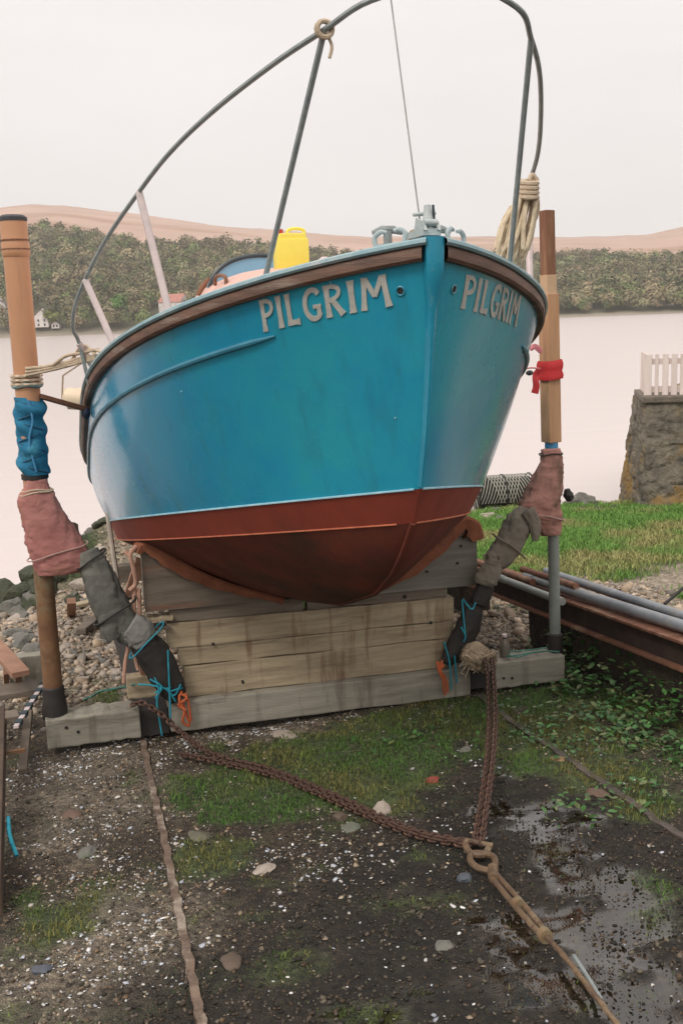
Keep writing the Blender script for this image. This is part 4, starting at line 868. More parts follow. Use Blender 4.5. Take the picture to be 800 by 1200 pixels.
# sacking and bottle on the right end of the crossbeam
o = hang([(540, 762, 8), (553, 768, 15), (566, 775, 14), (572, 783, 8)], 1.72, 'sacking_bundle', mat('sacking', (.42, .32, .215), (.28, .215, .145), rough=1, scale=26, bump=1, bscale=45, c3=(.14, .11, .07), f3=.56, dist=.014), flat=1.1, wr=.42, seed=31, n=60)
mbf = MB(); rf_ = random.Random(8)
for k in range(46):
    P_ = hs(rf_.uniform(540, 574), rf_.uniform(762, 786), 1.665+rf_.uniform(-.01, .03)); mbf.tube([P_, P_+R2*rf_.uniform(-.02, .02)-Zv*rf_.uniform(-.012, .02), P_+R2*rf_.uniform(-.03, .03)-Zv*rf_.uniform(-.01, .04)], .0022, 4)
ORG[o.name] = ORG[o.name]; ch = mbf.build('frayed_strands', rope_m, o)
ch['kind'] = 'stuff'
setp(o, 'frayed cream sacking bundled over the crossbeam where the right chain hangs', 'sacking')
bo = root('bottle', hs(591, 771, 1.86), 'small dusty bottle with a pale cap standing on the right end of the crossbeam', 'bottle')
Bb = Wd(1.84, (hs(591, 771, 1.84)-S0)@R2, -.255)
ORG[bo.name] = Bb; bo.location = tuple(Bb)
MB().tube([Bb, Bb+Zv*.012, Bb+Zv*.075, Bb+Zv*.098, Bb+Zv*.104], [.026, .028, .027, .013, .012], 14).build('body', mat('dusty_glass', (.20, .18, .14), (.13, .115, .09), rough=.35, scale=20), bo, smooth=True)
MB().tube([Bb+Zv*.104, Bb+Zv*.112], .0135, 12).build('neck_ring', black_m, bo, smooth=True)
MB().tube([Bb+Zv*.112, Bb+Zv*.127], .014, 12).build('cap', palepaint, bo, smooth=True)
MB().obox(Wd(1.83, 1.02, -.24), R2*.012, A2*.012, Zv*.012).build('clip', black_m, cr_)

# ================================================================== CHAINS
def linkmesh(L_=.039, w=.020, r=.0055):
    P = []
    h = L_/2-w/2
    for k in range(7): a = pi*k/6; P.append((w/2*cos(a), h+w/2*sin(a), 0))
    for k in range(7): a = pi+pi*k/6; P.append((w/2*cos(a), -h+w/2*sin(a), 0))
    P.append(P[0]); mb = MB(); mb.tube(P, r, 7, cap=False, up=(0, 0, 1)); 
    me = bpy.data.meshes.new('link'); me.from_pydata([tuple(map(float, v)) for v in mb.V], [], mb.F); me.materials.append(chain_rust)
    me.polygons.foreach_set('use_smooth', [True]*len(me.polygons)); return me
LM = linkmesh()
def chain(pts, label, pitch=.0275, name='chain', group='rusty chains of the bridle'):
    Q = spline(pts, 14); cum = np.concatenate([[0], np.cumsum([np.linalg.norm(Q[i+1]-Q[i]) for i in range(len(Q)-1)])])
    n = min(100, int(cum[-1]/pitch)); pitch = cum[-1]/n
    c = root(name, Q[0], label, 'chain', group); Qa = np.array(Q)
    for k in range(n):
        d = (k+.5)*pitch; P = np.array([np.interp(d, cum, Qa[:, j]) for j in range(3)]); P2 = np.array([np.interp(min(d+.01, cum[-1]), cum, Qa[:, j]) for j in range(3)]); P1 = np.array([np.interp(max(d-.01, 0), cum, Qa[:, j]) for j in range(3)])
        t_ = Vector(P2-P1).normalized(); q = t_.to_track_quat('Y', 'Z').to_matrix().to_4x4() @ Matrix.Rotation(pi/4+(pi/2 if k % 2 else 0)+random.uniform(-.25, .25), 4, 'Y')
        o = bpy.data.objects.new('link', LM); COL.objects.link(o); o.parent = c
        q.translation = Vector(P-Q[0]); o.matrix_local = q
    return c
def gnd(px, py, h=.02):
    P = gp(px, py, 0)
    for _ in range(3):
        zz = float(gz(P[0], P[1]))+SL*(P@A); P = gp(px, py, zz+h)
    return P
jx = gnd(566, 1000, .03)
chain([hs(154, 826, 1.74), hs(168, 824, 1.70), hs(190, 838, 1.66), hs(212, 858, 1.60), gnd(250, 884, .05), gnd(320, 903, .03), gnd(400, 936, .03), gnd(480, 972, .03), gnd(552, 988, .03)], 'rusty chain from the left runner to the shackle, the upper of the pair', )
chain([hs(176, 868, 1.80), hs(190, 880, 1.70), gnd(225, 886, .03), gnd(262, 894, .025), gnd(325, 910, .022), gnd(403, 943, .022), gnd(480, 976, .022), gnd(550, 991, .022)], 'rusty chain lying just below the left upper chain on the ground')
chain([hs(562, 779, 1.74), hs(567, 773, 1.66), gp(571, 790, .22), gp(573, 830, .16), gp(572, 870, .12), gp(568, 910, .09), gp(562, 950, .06), gnd(556, 988, .03)], 'rusty chain hanging from the right end of the crossbeam, left strand')
chain([hs(570, 779, 1.74), hs(576, 773, 1.66), gp(578, 790, .23), gp(580, 830, .17), gp(579, 870, .13), gp(575, 910, .10), gp(569, 950, .07), gnd(564, 990, .03)], 'rusty chain hanging from the right end of the crossbeam, right strand')
# shackle, eye, rod and wire
sh = root('tow_shackle', gnd(560, 992, 0), 'rusty bow shackle joining the chains on the wet ground', 'shackle')
Pa, Pb = gnd(548, 984, .04), gnd(573, 990, .04)
MB().tube(spline([Pa, gnd(545, 990, .03), gnd(552, 1000, .03), gnd(566, 1002, .03), gnd(572, 994, .03), Pb], 5), .012, 8).build('bow', iron_tan, sh, smooth=True)
MB().tube([gnd(546, 985, .03), gnd(577, 991, .03)], .010, 8).build('pin', iron_tan, sh, smooth=True)
tb = root('tow_rod', gnd(600, 1050, 0), 'weathered iron tow rod with a large eye, lying on the wet ground', 'rod')
e = [gnd(x, y, .03) for x, y in ((577, 1021), (560, 1017), (551, 1009), (552, 1001), (562, 1000), (574, 1002), (580, 1008), (579, 1022))]
MB().tube(spline(e, 6), .0115, 8).build('eye', iron_tan, tb, smooth=True)
MB().tube([gnd(577, 1018, .03), gnd(578, 1030, .03)], [.02, .017], 8).build('collar', iron_tan, tb, smooth=True)
d0, d1 = gnd(578, 1026, .03), gnd(638, 1096, .025)
for k in (-1, 1):
    off = np.array([.010*k, .004*k, 0]); MB().tube(spline([d0+off, (d0+d1)/2+off*1.3, d1+off], 4), .0095, 8).build('rod', iron_tan, tb, smooth=True)
for px, py in ((607, 1060), (638, 1096)): 
    P = gnd(px, py, .03); MB().tube([P-(d1-d0)*.03, P+(d1-d0)*.03], .022, 10).build('collar', rusty, tb, smooth=True)
rope('tow_wire', [[gnd(638, 1096, .03), gnd(660, 1120, .03), gnd(690, 1158, .03), gnd(722, 1200, .03), gnd(760, 1250, .03)]], .008, iron_tan, 'thin rusty tow wire running from the rod to the lower right corner', 'wire', lobes=3)
rope('bent_rod', [[gnd(672, 1120, .03), gnd(690, 1148, .02), gnd(704, 1172, .02)]], .006, steel, 'short pale metal rod lying beside the tow wire', 'rod', lobes=0)

# slip rails -------------------------------------------------------------------------
def sliprail(pts, w, h, m, label):
    mb = MB(); rows = []
    Q = spline(pts, 8)
    for i, p in enumerate(Q):
        z = float(gz(p[0], p[1])); c = np.array([p[0], p[1], z]); j = .004*sin(i*2.7); hh = h*(1 if vnoise(i*.45, 3.3) > .2 else .35)
        rows.append([c-Rr*(w/2+j)-Zv*.02, c-Rr*(w/2+j)+Zv*hh, c+Rr*(w/2-j)+Zv*hh, c+Rr*(w/2-j)-Zv*.02])
    mb.grid(rows); mb.add(rows[0], [[0, 1, 2, 3]]); mb.add(rows[-1], [[0, 1, 2, 3]]); o = mb.build('slip_rail', m); setp(o, label, 'rail', 'iron rails let into the slipway'); return o
rl = mat('worn_rail', (.20, .14, .10), (.085, .055, .04), rough=.8, scale=14, bump=.5, c3=(.36, .31, .25), f3=.6)
sliprail([gnd(166, 862, 0), gnd(178, 920, 0), gnd(192, 980, 0), gnd(206, 1050, 0), gnd(222, 1130, 0), gnd(238, 1210, 0), gnd(250, 1280, 0)], .026, .012, rl, 'worn brown slip rail running down the gravel on the left')
sliprail([gnd(560, 815, 0), gnd(620, 861, 0), gnd(660, 888, 0), gnd(715, 925, 0), gnd(760, 956, 0), gnd(830, 1005, 0)], .032, .009, mat('muddy_rail', (.11, .085, .07), (.05, .04, .034), rough=.7, scale=10, bump=.5), 'muddy slip rail half buried in weeds on the right')

# right: steel joists and pipes on blocks ----------------------------------------------
def gl(s_, r_, h):   # along / across the slip, above the ground
    P = s_*A+r_*Rr; P[2] = -SL*s_+h; return P
Ptop = gp(800, 745, .42); rI = Ptop@Rr; aI = Ptop@A
def joist(r_, a0, a1, top, label):
    d = A.copy(); c0 = gl(a0, r_, top); c1 = gl(a1, r_, top); o = root('steel_joist', (c0+c1)/2, label, 'joist', 'rusty steel joists by the slip')
    MB().bar(c0-Zv*.007, c1-Zv*.007, .085, .013).build('top_flange', rail_rust, o); MB().bar(c0-Zv*.14, c1-Zv*.14, .095, .013).build('bottom_flange', rail_rust, o)
    MB().bar(c0-Zv*.0735, c1-Zv*.0735, .011, .118).build('web', dark_rust, o); return o
joist(rI-.03, aI-1.6, aI+3.3, .42, 'rusty steel joist nearest the boat, on stone blocks at the right')
joist(rI+.13, aI-1.6, aI+3.1, .40, 'rusty steel joist under the grey pipes, farther from the boat')
def pipe(px0, py0, px1, py1, h, r, m, label, ext=.6):
    P0, P1 = gp(px0, py0, h), gp(px1, py1, h); d = (P1-P0)/np.linalg.norm(P1-P0)
    o = MB().tube([P0, P0+d*.01, P1+d*ext], [r*.9, r, r], 14).tube([P0-d*.001, P0+d*.12], r*1.12, 14).build('pipe', m, smooth=True); setp(o, label, 'pipe', 'pipes lying on the steel joists'); return o
gp2 = mat('blue_grey_pipe', (.28, .30, .32), (.2, .215, .235), rough=.45, scale=9, bump=.2, c3=(.36, .33, .29), f3=.62)
pipe(616, 676, 800, 734, .46, .030, gp2, 'blue grey pipe along the top of the joists, nearest the boat')
pipe(640, 670, 800, 722, .47, .026, gp2, 'second blue grey pipe from the boat, touching the rusty joist pipes')
pipe(612, 667, 665, 684, .50, .020, rail_rust, 'short rusty pipe end lying over the grey pipes', ext=.1)
pipe(582, 676, 640, 698, .455, .022, grey_pipe, 'thin pale pipe on the nearest joist beside the right post', ext=.2)
pipe(545, 655, 600, 674, .46, .022, rail_rust, 'rusty thin pipe reaching back behind the right brace', ext=.3)
def rock(P, rx, ry, rz, m, label, seed, group=None, cat='rock', name='rock', rot=None):
    bm = bmesh.new(); bmesh.ops.create_icosphere(bm, subdivisions=3, radius=1); rg_ = np.random.default_rng(seed)
    D = rg_.normal(size=(9, 3)); D /= np.linalg.norm(D, axis=1, keepdims=True); hh = rg_.uniform(.55, .95, 9); th = rg_.uniform(0, 6.28) if rot is None else rot
    for v in bm.verts:
        c = np.array(v.co); k = 1.
        for d_, h_ in zip(D, hh):
            q = c@d_
            if q*k > h_: k = h_/q
        k *= 1+.05*sin(c[0]*7+seed)+.04*sin(c[1]*9+c[2]*5+seed)
        x, y, z = c*k*np.array([rx, ry, rz]); v.co = (x*cos(th)-y*sin(th), x*sin(th)+y*cos(th), z+rz*.45)
    me = bpy.data.meshes.new(name); bm.to_mesh(me); bm.free(); me.materials.append(m)
    me.polygons.foreach_set('use_smooth', [True]*len(me.polygons)); me.set_sharp_from_angle(angle=radians(24))
    o = bpy.data.objects.new(name, me); COL.objects.link(o); o.location = tuple(P); return setp(o, label, cat, group)
bkm = mat('block_dark', (.065, .045, .032), (.028, .021, .016), rough=.95, scale=9, bump=.8, dist=.02)
for a0_, a1_, lab in ((-1.3, 1.05, 'long dark baulk added to darken the void under the near half of the joists'), (1.22, 1.62, 'dark stone block under the joists beside the right post foot'), (2.75, 3.05, 'dark stone block under the far end of the joists')):  # the long near baulk is added to darken the void below the joists
    p_, q_ = gl(aI+a0_, rI+.10, .13), gl(aI+a1_, rI+.10, .13)
    o = MB().bar(p_, q_, .24, .30).build('support_block', bkm, None, bevel=.02); setp(o, lab, 'block', 'blocks under the steel joists')
P = gnd(745, 845, 0)
MB_ = root('leaning_bar', gnd(780, 705, 0), 'thin black bar propped beside the pipes at the right edge', 'bar')
MB().tube([gp(778, 708, .42), gp(806, 684, .5)], .009, 8).build('bar', black_m, MB_, smooth=True)

# stone wall and pale fence at the right ---------------------------------------------------
c0 = gnd(724, 597, 0); c0[2] = -1.25; aW = c0@A; rW = c0@Rr
Fd = np.array([cos(radians(12)), -sin(radians(12)), 0]); Bd = np.array([sin(radians(12)), cos(radians(12)), 0])   # front runs right and a little nearer
def wl_pt(px, py, Y): return far(px, py, Y)
Y0 = c0[1]
wallH = 1.86; 
def wp(u, v, side):     # u along, v up 0..1; battered
    bat = .42*(1-v)
    if side == 'front': return fc+Fd*u-Bd*(bat)+Zv*(v*wallH)-Fd*0
fc = far(757, 590, Y0-.1); fc[2] = -1.30; fc = fc+Bd*.40; wallH = far(757, 472, fc[1])[2]+1.30
def stonewall(p00, p10, p01, p11, nu, nv, seed, bulge=.05):
    # quad bilinear face displaced so that stones stand out; outward = normal
    n_ = np.cross(p10-p00, p01-p00); n_ /= np.linalg.norm(n_); rows = []
    rg_ = np.random.default_rng(seed); Wd_ = np.linalg.norm(p10-p00); Hh = np.linalg.norm(p01-p00)
    pts = []; y = 0
    while y < Hh+.2:
        hgt = rg_.uniform(.10, .2); x = -rg_.uniform(0, .3)
        while x < Wd_+.3:
            wdt = rg_.uniform(.18, .5); pts.append((x+wdt/2, y+hgt/2, wdt/2, hgt/2, rg_.uniform(-.02, .03))); x += wdt
        y += hgt
    pts = np.array(pts)
    for j in range(nv+1):
        rw = []
        for i in range(nu+1):
            u = i/nu; v = j/nv; P = (p00*(1-u)+p10*u)*(1-v)+(p01*(1-u)+p11*u)*v
            q = np.array([u*Wd_, v*Hh]); q = q+np.array([float(vnoise(q[0]*3, q[1]*3, 3)), float(vnoise(q[0]*2.5, q[1]*3, 4))])*.22-.11; e_ = np.maximum(np.abs(q[0]-pts[:, 0])/pts[:, 2], np.abs(q[1]-pts[:, 1])/pts[:, 3]); k = e_.argmin(); ed = min(1., e_[k])
            dsp = bulge*(1-max(0, (ed-.7)/.3)**2)+pts[k, 4]*.7+(float(vnoise(q[0]*9, q[1]*9, seed))-.5)*.03
            if i in (0, nu) : dsp = 0
            rw.append(P+n_*dsp)
        rows.append(rw)
    return rows
wallr = root('stone_wall', fc, 'mossy stone sea wall with a sloping end, below the pale fence', 'wall')
stonem = mat('mossy_stone', (.21, .18, .135), (.065, .058, .045), rough=.95, scale=3.2, bump=1, bscale=14, c3=(.23, .14, .04), f3=.55, dist=.05)
b = .45
f00, f10 = fc-Bd*b, fc+Fd*4-Bd*b; f01, f11 = fc+Zv*wallH, fc+Fd*4+Zv*wallH
sc0 = far(724, 597, fc[1]+1.3); sc0[2] = -1.35; s01 = far(744, 467, fc[1]+1.3); s01[2] = fc[2]+wallH
mb = MB().grid(stonewall(f00, f10, f01, f11, 110, 60, 5, .03)).grid(stonewall(sc0, f00, s01, f01, 36, 60, 6, .03)); mb.build('face', stonem, wallr, smooth=True)
MB().prism([f01-Bd*.06-Fd*.05+Zv*.0, f11-Bd*.06, f11+Bd*.7, s01+Bd*.05-Fd*.02], Zv*.09).build('coping', mat('coping', (.22, .18, .145), (.12, .10, .08), rough=.95, scale=6, bump=.8, dist=.02), wallr, bevel=.02)
MB().prism([s01, f01+Bd*.2, f11+Bd*.2, f11+Bd*4, s01+np.array([.55, .84, 0])*3], -Zv*(wallH+.2)).build('fill', stonem, wallr)
fr = root('picket_fence', f01+Zv*.09, 'pale pink board fence standing on the stone wall at the right edge', 'fence')
pinkw = mat('pink_white_paint', (.76, .65, .60), (.62, .52, .48), rough=.8, scale=6, bump=.2, stretch=(2, 2, .4))
fh = far(757, 416, fc[1])[2]-(fc[2]+wallH+.09); fb = f01+Zv*.092+Bd*.12
for k, wk in enumerate([.10, .05]+[.078]*24):
    u = .03+k*.115; MB().obox(fb+Fd*u+Zv*fh/2, Fd*wk/2, Bd*.012, Zv*fh/2).build('picket', pinkw, fr, bevel=.004)
for zz in (.08, fh-.10): MB().obox(fb+Fd*1.5+Zv*zz+Bd*.04, Fd*1.5, Bd*.02, Zv*.04).build('rail', pinkw, fr)
for k in range(7):
    u = .03+k*.15; MB().obox(fb+Fd*.03+Bd*(.08+u)+Zv*fh/2, Fd*.012, Bd*.042, Zv*fh/2).build('picket', pinkw, fr, bevel=.004)
# lobster creel on the shore
cb = gnd(588, 593, 0); cb[2] = max(cb[2], -1.2); creel = root('lobster_creel', cb, 'net covered lobster creel lying on its side behind the grass', 'creel')
Lc = np.array([cos(.15), sin(.15), 0]); Wc = np.array([-sin(.15), cos(.15), 0]); hl = .42; rc = .27; cc0 = cb+Zv*.20
MB().tube([cc0-Lc*hl*.98, cc0+Lc*hl*.98], rc*.86, 16).build('dark_fill', mat('creel_dark', (.03, .03, .028), (.06, .055, .045), rough=1, scale=14, bump=1, dist=.02), creel, smooth=True)  # solid dark drum, painted in for the shade inside the creel
mb = MB()
for k in range(-9, 10):
    for sg in (-1, 1):
        P = [cc0+Lc*(hl*k/9+sg*.30*(a/pi)-0)+rc*(cos(a)*Wc+sin(a)*Zv) for a in np.linspace(-.4, pi+.4, 15)]
        P = [p if abs((p-cc0)@Lc) < hl else cc0+Lc*hl*np.sign((p-cc0)@Lc)+(p-cc0-Lc*((p-cc0)@Lc)) for p in P]; mb.tube(P, .0062, 4, cap=False)
for sg in (-1, 1):
    for k in range(5): 
        a = pi*k/4; mb.tube([cc0+Lc*hl*sg+rc*(cos(a)*Wc+sin(a)*Zv), cc0+Lc*hl*sg-rc*(cos(a)*Wc+sin(a)*Zv)*.9], .006, 4)
mb.build('netting', mat('net', (.42, .40, .34), (.28, .27, .23), rough=.9, scale=20, bump=0), creel)
for u in (-1, 0, 1): MB().tube([cc0+Lc*hl*u+rc*1.01*(cos(a)*Wc+sin(a)*Zv) for a in np.linspace(0, 2*pi, 21)], .014, 6, cap=False).build('hoop', black_m, creel, smooth=True)

# left: planks and old wooden frame -----------------------------------------------------
lf = root('wooden_frame', gp(20, 900, .05), 'old wooden frame of boards and a long side beam at the left edge', 'frame')
MB().bar(gp(3, 838, .20), gp(-4, 1060, .05), .035, .10).build('side_beam', mat('old_brown_beam', (.11, .07, .045), (.055, .038, .028), rough=.9, scale=9, bump=.5), lf, bevel=.006)
MB().bar(gp(34, 832, .20), gp(27, 905, .02), .04, .04).build('leg', timber_d, lf, bevel=.005)
MB().bar(gp(-20, 815, .24), gp(44, 805, .24), .17, .03).build('board', timber_d, lf, bevel=.004)
MB().bar(gp(-20, 845, .22), gp(22, 838, .22), .10, .03).build('board', timber_d, lf, bevel=.004)
p0, p1 = gp(53, 798, .255), gp(19, 852, .255)
MB().bar(p0, p1, .022, .012).build('edge_strip', palepaint, lf)
for k in range(6):
    q = p0+(p1-p0)*(k+.5)/6; MB().bar(q-(p1-p0)*.035+Zv*.0, q+(p1-p0)*.035, .03, .022).build('strip_bracket', mat('bracket_dark', (.03, .05, .06)), lf)
MB().bar(gp(8, 882, .16), gp(30, 879, .16), .02, .015).build('strap', rusty, lf)
op = root('leaning_plank', gp(10, 790, .2), 'orange brown plank propped on two short legs at the left edge', 'plank')
MB().bar(gp(-6, 755, .42), gp(25, 790, .36), .09, .03).build('board', woodred, op, bevel=.004)
for px in (8, 22): MB().bar(gp(px, 785+px*.2, .34), gp(px, 800, .14), .03, .03).build('leg', woodred, op)
bd = MB().obox(gp(31, 785, .22), Rr*.09, A*.04, Zv*.09).build('fish_box', timber_g, None, bevel=.006); setp(bd, 'small grey wooden box behind the orange brown plank', 'box')
rope('teal_hose', [[gp(10, 958, .12), gp(12, 980, .1), gp(20, 1003, .05)]], .008, tealrope, 'short teal rope end on the gravel by the left frame', 'rope')
pl1 = MB().bar(gnd(78, 712, .05), gnd(132, 700, .06), .10, .03).build('driftwood_plank', timber, None, bevel=.004); setp(pl1, 'pale driftwood plank on the pebbles between left post and grey cloth', 'plank')
pl2 = MB().bar(gnd(84, 720, .02), gnd(84, 704, .2), .07, .05, up=A).build('wood_block', woodred, None, bevel=.004); setp(pl2, 'upright orange brown wood block beside the driftwood plank', 'block')
pl3 = MB().bar(gnd(95, 740, .04), gnd(118, 722, .06), .08, .05).build('driftwood_branch', timber_d, None, bevel=.01); setp(pl3, 'dark driftwood piece on the pebbles below the driftwood plank', 'driftwood')

# rocks: a heap at the water's edge on the left, and the odd ones nearer
sd_ = 100
def heap(cnt, x0, x1, y0, y1, szlo, szhi, m, label, group, hfun=None):
    global sd_
    for k in range(cnt):
        px, py = random.uniform(x0, x1), random.uniform(y0, y1); h = hfun(px, py) if hfun else 0
        if h is None: continue
        P = gnd(px, py, h); sz = random.uniform(szlo, szhi); sd_ += 1
        rock(P-Zv*sz*.35, sz, sz*random.uniform(.7, 1), sz*random.uniform(.5, .8), m if not isinstance(m, list) else random.choice(m), label, sd_, group)
for k in range(80):
    u, v = random.uniform(-3.15, -1.2), random.uniform(8.9, 10.4); sz = random.uniform(.07, .17); sd_ += 1
    rock((u, v, float(gz(u, v))-sz*.3), sz, sz*random.uniform(.7, 1), sz*random.uniform(.5, .8), random.choice([rockm, rockm, rockl, weedrock]), 'grey green rock in the heap at the water, between left post and hull', sd_, 'rocks in the heap at the water')
for k in range(12):
    u, v = random.uniform(-3.6, -2.75), random.uniform(8.6, 9.5); sz = random.uniform(.12, .22); sd_ += 1
    rock((u, v, float(gz(u, v))-sz*.2), sz, sz*random.uniform(.7, 1), sz*random.uniform(.6, .9), weedrock, 'dark weedy rock at the water, left of the left post', sd_, 'weedy rocks at the water')
heap(26, -10, 52, 700, 790, .06, .13, [rockl, rockl, rockm], 'pale rounded stone on the left shore, among the others', 'pale stones on the left shore')
heap(14, -10, 48, 672, 706, .08, .14, rockl, 'pale flat slab at the top of the left shore', 'pale slabs on the left shore')
heap(60, 60, 150, 690, 800, .025, .06, [rockl, rockl, rockm], 'small pebble on the beach behind the left crossbeam', 'pebbles behind the left crossbeam')
q_ = far(71, 600, 9.5); rock((q_[0], q_[1], float(gz(q_[0], q_[1]))-.02), .19, .17, .24, weedrock, 'mossy green rock just right of the pink sack top, highest of the heap', 900)
heap(12, 640, 725, 588, 600, .06, .12, [rockm, rockl, weedrock], 'small rock at the far edge of the grass, left of the stone wall', 'rocks beyond the grass')
rock(gnd(682, 592, 0)-Zv*.04, .22, .16, .16, rockm, 'largest grey boulder at the far edge of the grass', 901)
heap(8, 540, 600, 598, 612, .06, .13, [rockl, rockm], 'stone beside the lobster creel', 'stones beside the creel')
for i, (px, py, a, b_, c_, m, lab) in enumerate([(333, 862, .075, .05, .016, rockl, 'flat tan slab on white shells below the crossbeam'), (446, 950, .06, .045, .03, rockl, 'tan stone behind the chain in the middle'),
    (398, 960, .032, .03, .022, mat('brown_stone', (.12, .085, .06)), 'round brown stone just below the chain'), (411, 972, .04, .035, .022, mat('green_stone', (.15, .16, .12)), 'grey green stone beside the round brown stone'),
    (507, 915, .032, .03, .02, mat('brick_stone', (.30, .06, .04)), 'red brick fragment on the grass right of the middle'), (234, 980, .055, .04, .014, mat('mossy_slab', (.14, .13, .09)), 'mossy flat stone on grass right of the left rail'),
    (85, 955, .06, .04, .015, mat('brown_slab', (.16, .10, .07)), 'brown flat stone in the gravel left of the rail'), (49, 1137, .035, .028, .015, mat('slate', (.09, .10, .12)), 'dark slate chip near the lower left edge'),
    (544, 1030, .03, .026, .018, mat('slate', (0, 0, 0)), 'dark stone beside the eye of the tow rod'), (655, 890, .04, .03, .014, mat('leaf_tan', (.28, .19, .08)), 'tan stone resting on the muddy right rail'),
    (520, 1110, .03, .03, .012, rockm, 'small grey stone left of the tow rod in wet mud'), (310, 1020, .05, .035, .016, rockl, 'pale stone in the gravel below the middle of the chain'), (270, 1128, .045, .035, .015, mat('brown_stone', (0, 0, 0)), 'brown stone right of the left rail near the bottom'),
    (700, 930, .05, .035, .014, mat('brown_slab', (0, 0, 0)), 'brown stone just past the muddy right rail'), (100, 1000, .05, .04, .018, rockm, 'grey stone in gravel left of the rail'), (545, 880, .035, .03, .02, rockm, 'grey stone on the grass left of the hanging chains')]):
    rock(gnd(px, py, 0)-Zv*c_*.3, a, b_, c_, m, lab, 500+i, cat='stone', name='stone')

# ================================================================== SCATTER (stuff)
def inview(x, y, z, mg_=60):
    d = np.stack([x, y, z], 1)-C0; zz = d@Fv; px = 400+FP*(d@Rv)/zz; py = 600-FP*(d@Uv)/zz
    return (zz > .3) & (px > -mg_*4) & (px < 800+mg_*4) & (py < 1200+mg_*4)
def sample(n, a0, a1, r0_, r1_, pw=1.):
    a = a0+(a1-a0)*rng.random(n)**pw; r = rng.uniform(r0_, r1_, n); x = a*A[0]+r*Rr[0]; y = a*A[1]+r*Rr[1]
    z = gz(x, y); k = inview(x, y, z); return x[k], y[k], z[k]
ICO = bmesh.new(); bmesh.ops.create_icosphere(ICO, subdivisions=1, radius=1); IV = np.array([v.co[:] for v in ICO.verts]); IF = np.array([[v.index for v in f.verts] for f in ICO.faces]); ICO.free()
def stones(name, x, y, z, size, flat, cols, label, cat, bury=.25):
    n = len(x); th = rng.uniform(0, 2*pi, n); jit = 1+rng.uniform(-.28, .28, (n, len(IV), 1)); sc3 = np.stack([size, size*rng.uniform(.55, .95, n), size*flat], 1)
    V = IV[None]*jit*sc3[:, None]; tl = rng.normal(0, .22, (n, 2))
    V[..., 2] += V[..., 0]*tl[:, 0, None]+V[..., 1]*tl[:, 1, None]
    X = V[..., 0]*np.cos(th)[:, None]-V[..., 1]*np.sin(th)[:, None]; Y = V[..., 0]*np.sin(th)[:, None]+V[..., 1]*np.cos(th)[:, None]
    V = np.stack([X+x[:, None], Y+y[:, None], V[..., 2]+z[:, None]+(size*flat*(1-2*bury))[:, None]], -1).reshape(-1, 3)
    Fn = (IF[None]+np.arange(n)[:, None, None]*len(IV)).reshape(-1, 3); cc = np.repeat(cols, len(IV), 0)
    o = fastmesh(name, V, Fn, vcol('pebbles', rough=.75, spec=.4), cc); o.data.polygons.foreach_set('use_smooth', [True]*len(o.data.polygons)); setp(o, label, cat, kind='stuff'); return o
PAL = np.array([(.09, .07, .052), (.17, .14, .11), (.06, .048, .036), (.13, .09, .06), (.27, .21, .15), (.30, .25, .18), (.05, .042, .030), (.20, .13, .075)])
x, y, z = sample(170000, 1.2, 7.5, -2.6, 3.4, 1.3); g, w, dm, bch = masks(x, y)
k = rng.random(len(x)) < np.clip(1-g*.85, .1, 1)*(1-.65*w)*(.35+1.3*sst(.35, .65, fbm(x*5, y*5, 91))); x, y, z, dm = x[k], y[k], z[k], dm[k]
cols = PAL[rng.integers(0, len(PAL), len(x))]*rng.uniform(.6, 1.3, (len(x), 1))*(1-.66*dm[:, None])
stones('gravel', x, y, z, np.clip(rng.lognormal(-5.65, .5, len(x)), .0018, .011), .55, cols, 'brown and grey gravel scattered over the slip', 'gravel')
x, y, z = sample(34000, 4.8, 11.5, -4.5, 4.5); g, w, dm, bch = masks(x, y); k = (rng.random(len(x)) < bch*(1-g)); x, y, z = x[k], y[k], z[k]
cols = np.array([(.40, .33, .25), (.30, .25, .20), (.46, .36, .27), (.22, .19, .16), (.36, .27, .19)])[rng.integers(0, 5, len(x))]*rng.uniform(.6, 1.25, (len(x), 1))
stones('shingle', x, y, z, np.clip(rng.lognormal(-4.1, .45, len(x)), .008, .06), .6, cols, 'pale beige shingle on the beach behind the cradle', 'shingle')
# shells and white chips, denser in drifts
SH = [(150, 880, .2, .35, 1), (210, 890, .15, .3, 1), (300, 862, .16, .55, 1.3), (470, 838, .10, .5, .9), (90, 900, .35, .4, .8), (130, 1000, .5, .4, .55), (170, 1110, .3, .3, .7), (330, 1010, .3, .4, .5), (600, 880, .3, .3, .25), (400, 1000, .4, .6, .15), (60, 1160, .2, .25, .6)]
x, y, z = sample(120000, 1.3, 6.2, -2.4, 2.6, 1.2); g, w, dm, bch = masks(x, y); sm = blob(x, y, SH)
k = rng.random(len(x)) < (sm*.8*(fbm(x*8, y*8, 51) > .45)+.028)*(1-.8*w)*(1-.5*g); x, y, z = x[k], y[k], z[k]
cols = np.array([(.72, .70, .68), (.52, .49, .44), (.48, .50, .55), (.42, .33, .23)])[rng.integers(0, 4, len(x))]*rng.uniform(.6, 1.1, (len(x), 1))
stones('shells', x, y, z, np.clip(rng.lognormal(-5.35, .45, len(x)), .002, .013), .2, cols, 'white broken shells and chips scattered over the gravel', 'shells', bury=.05)
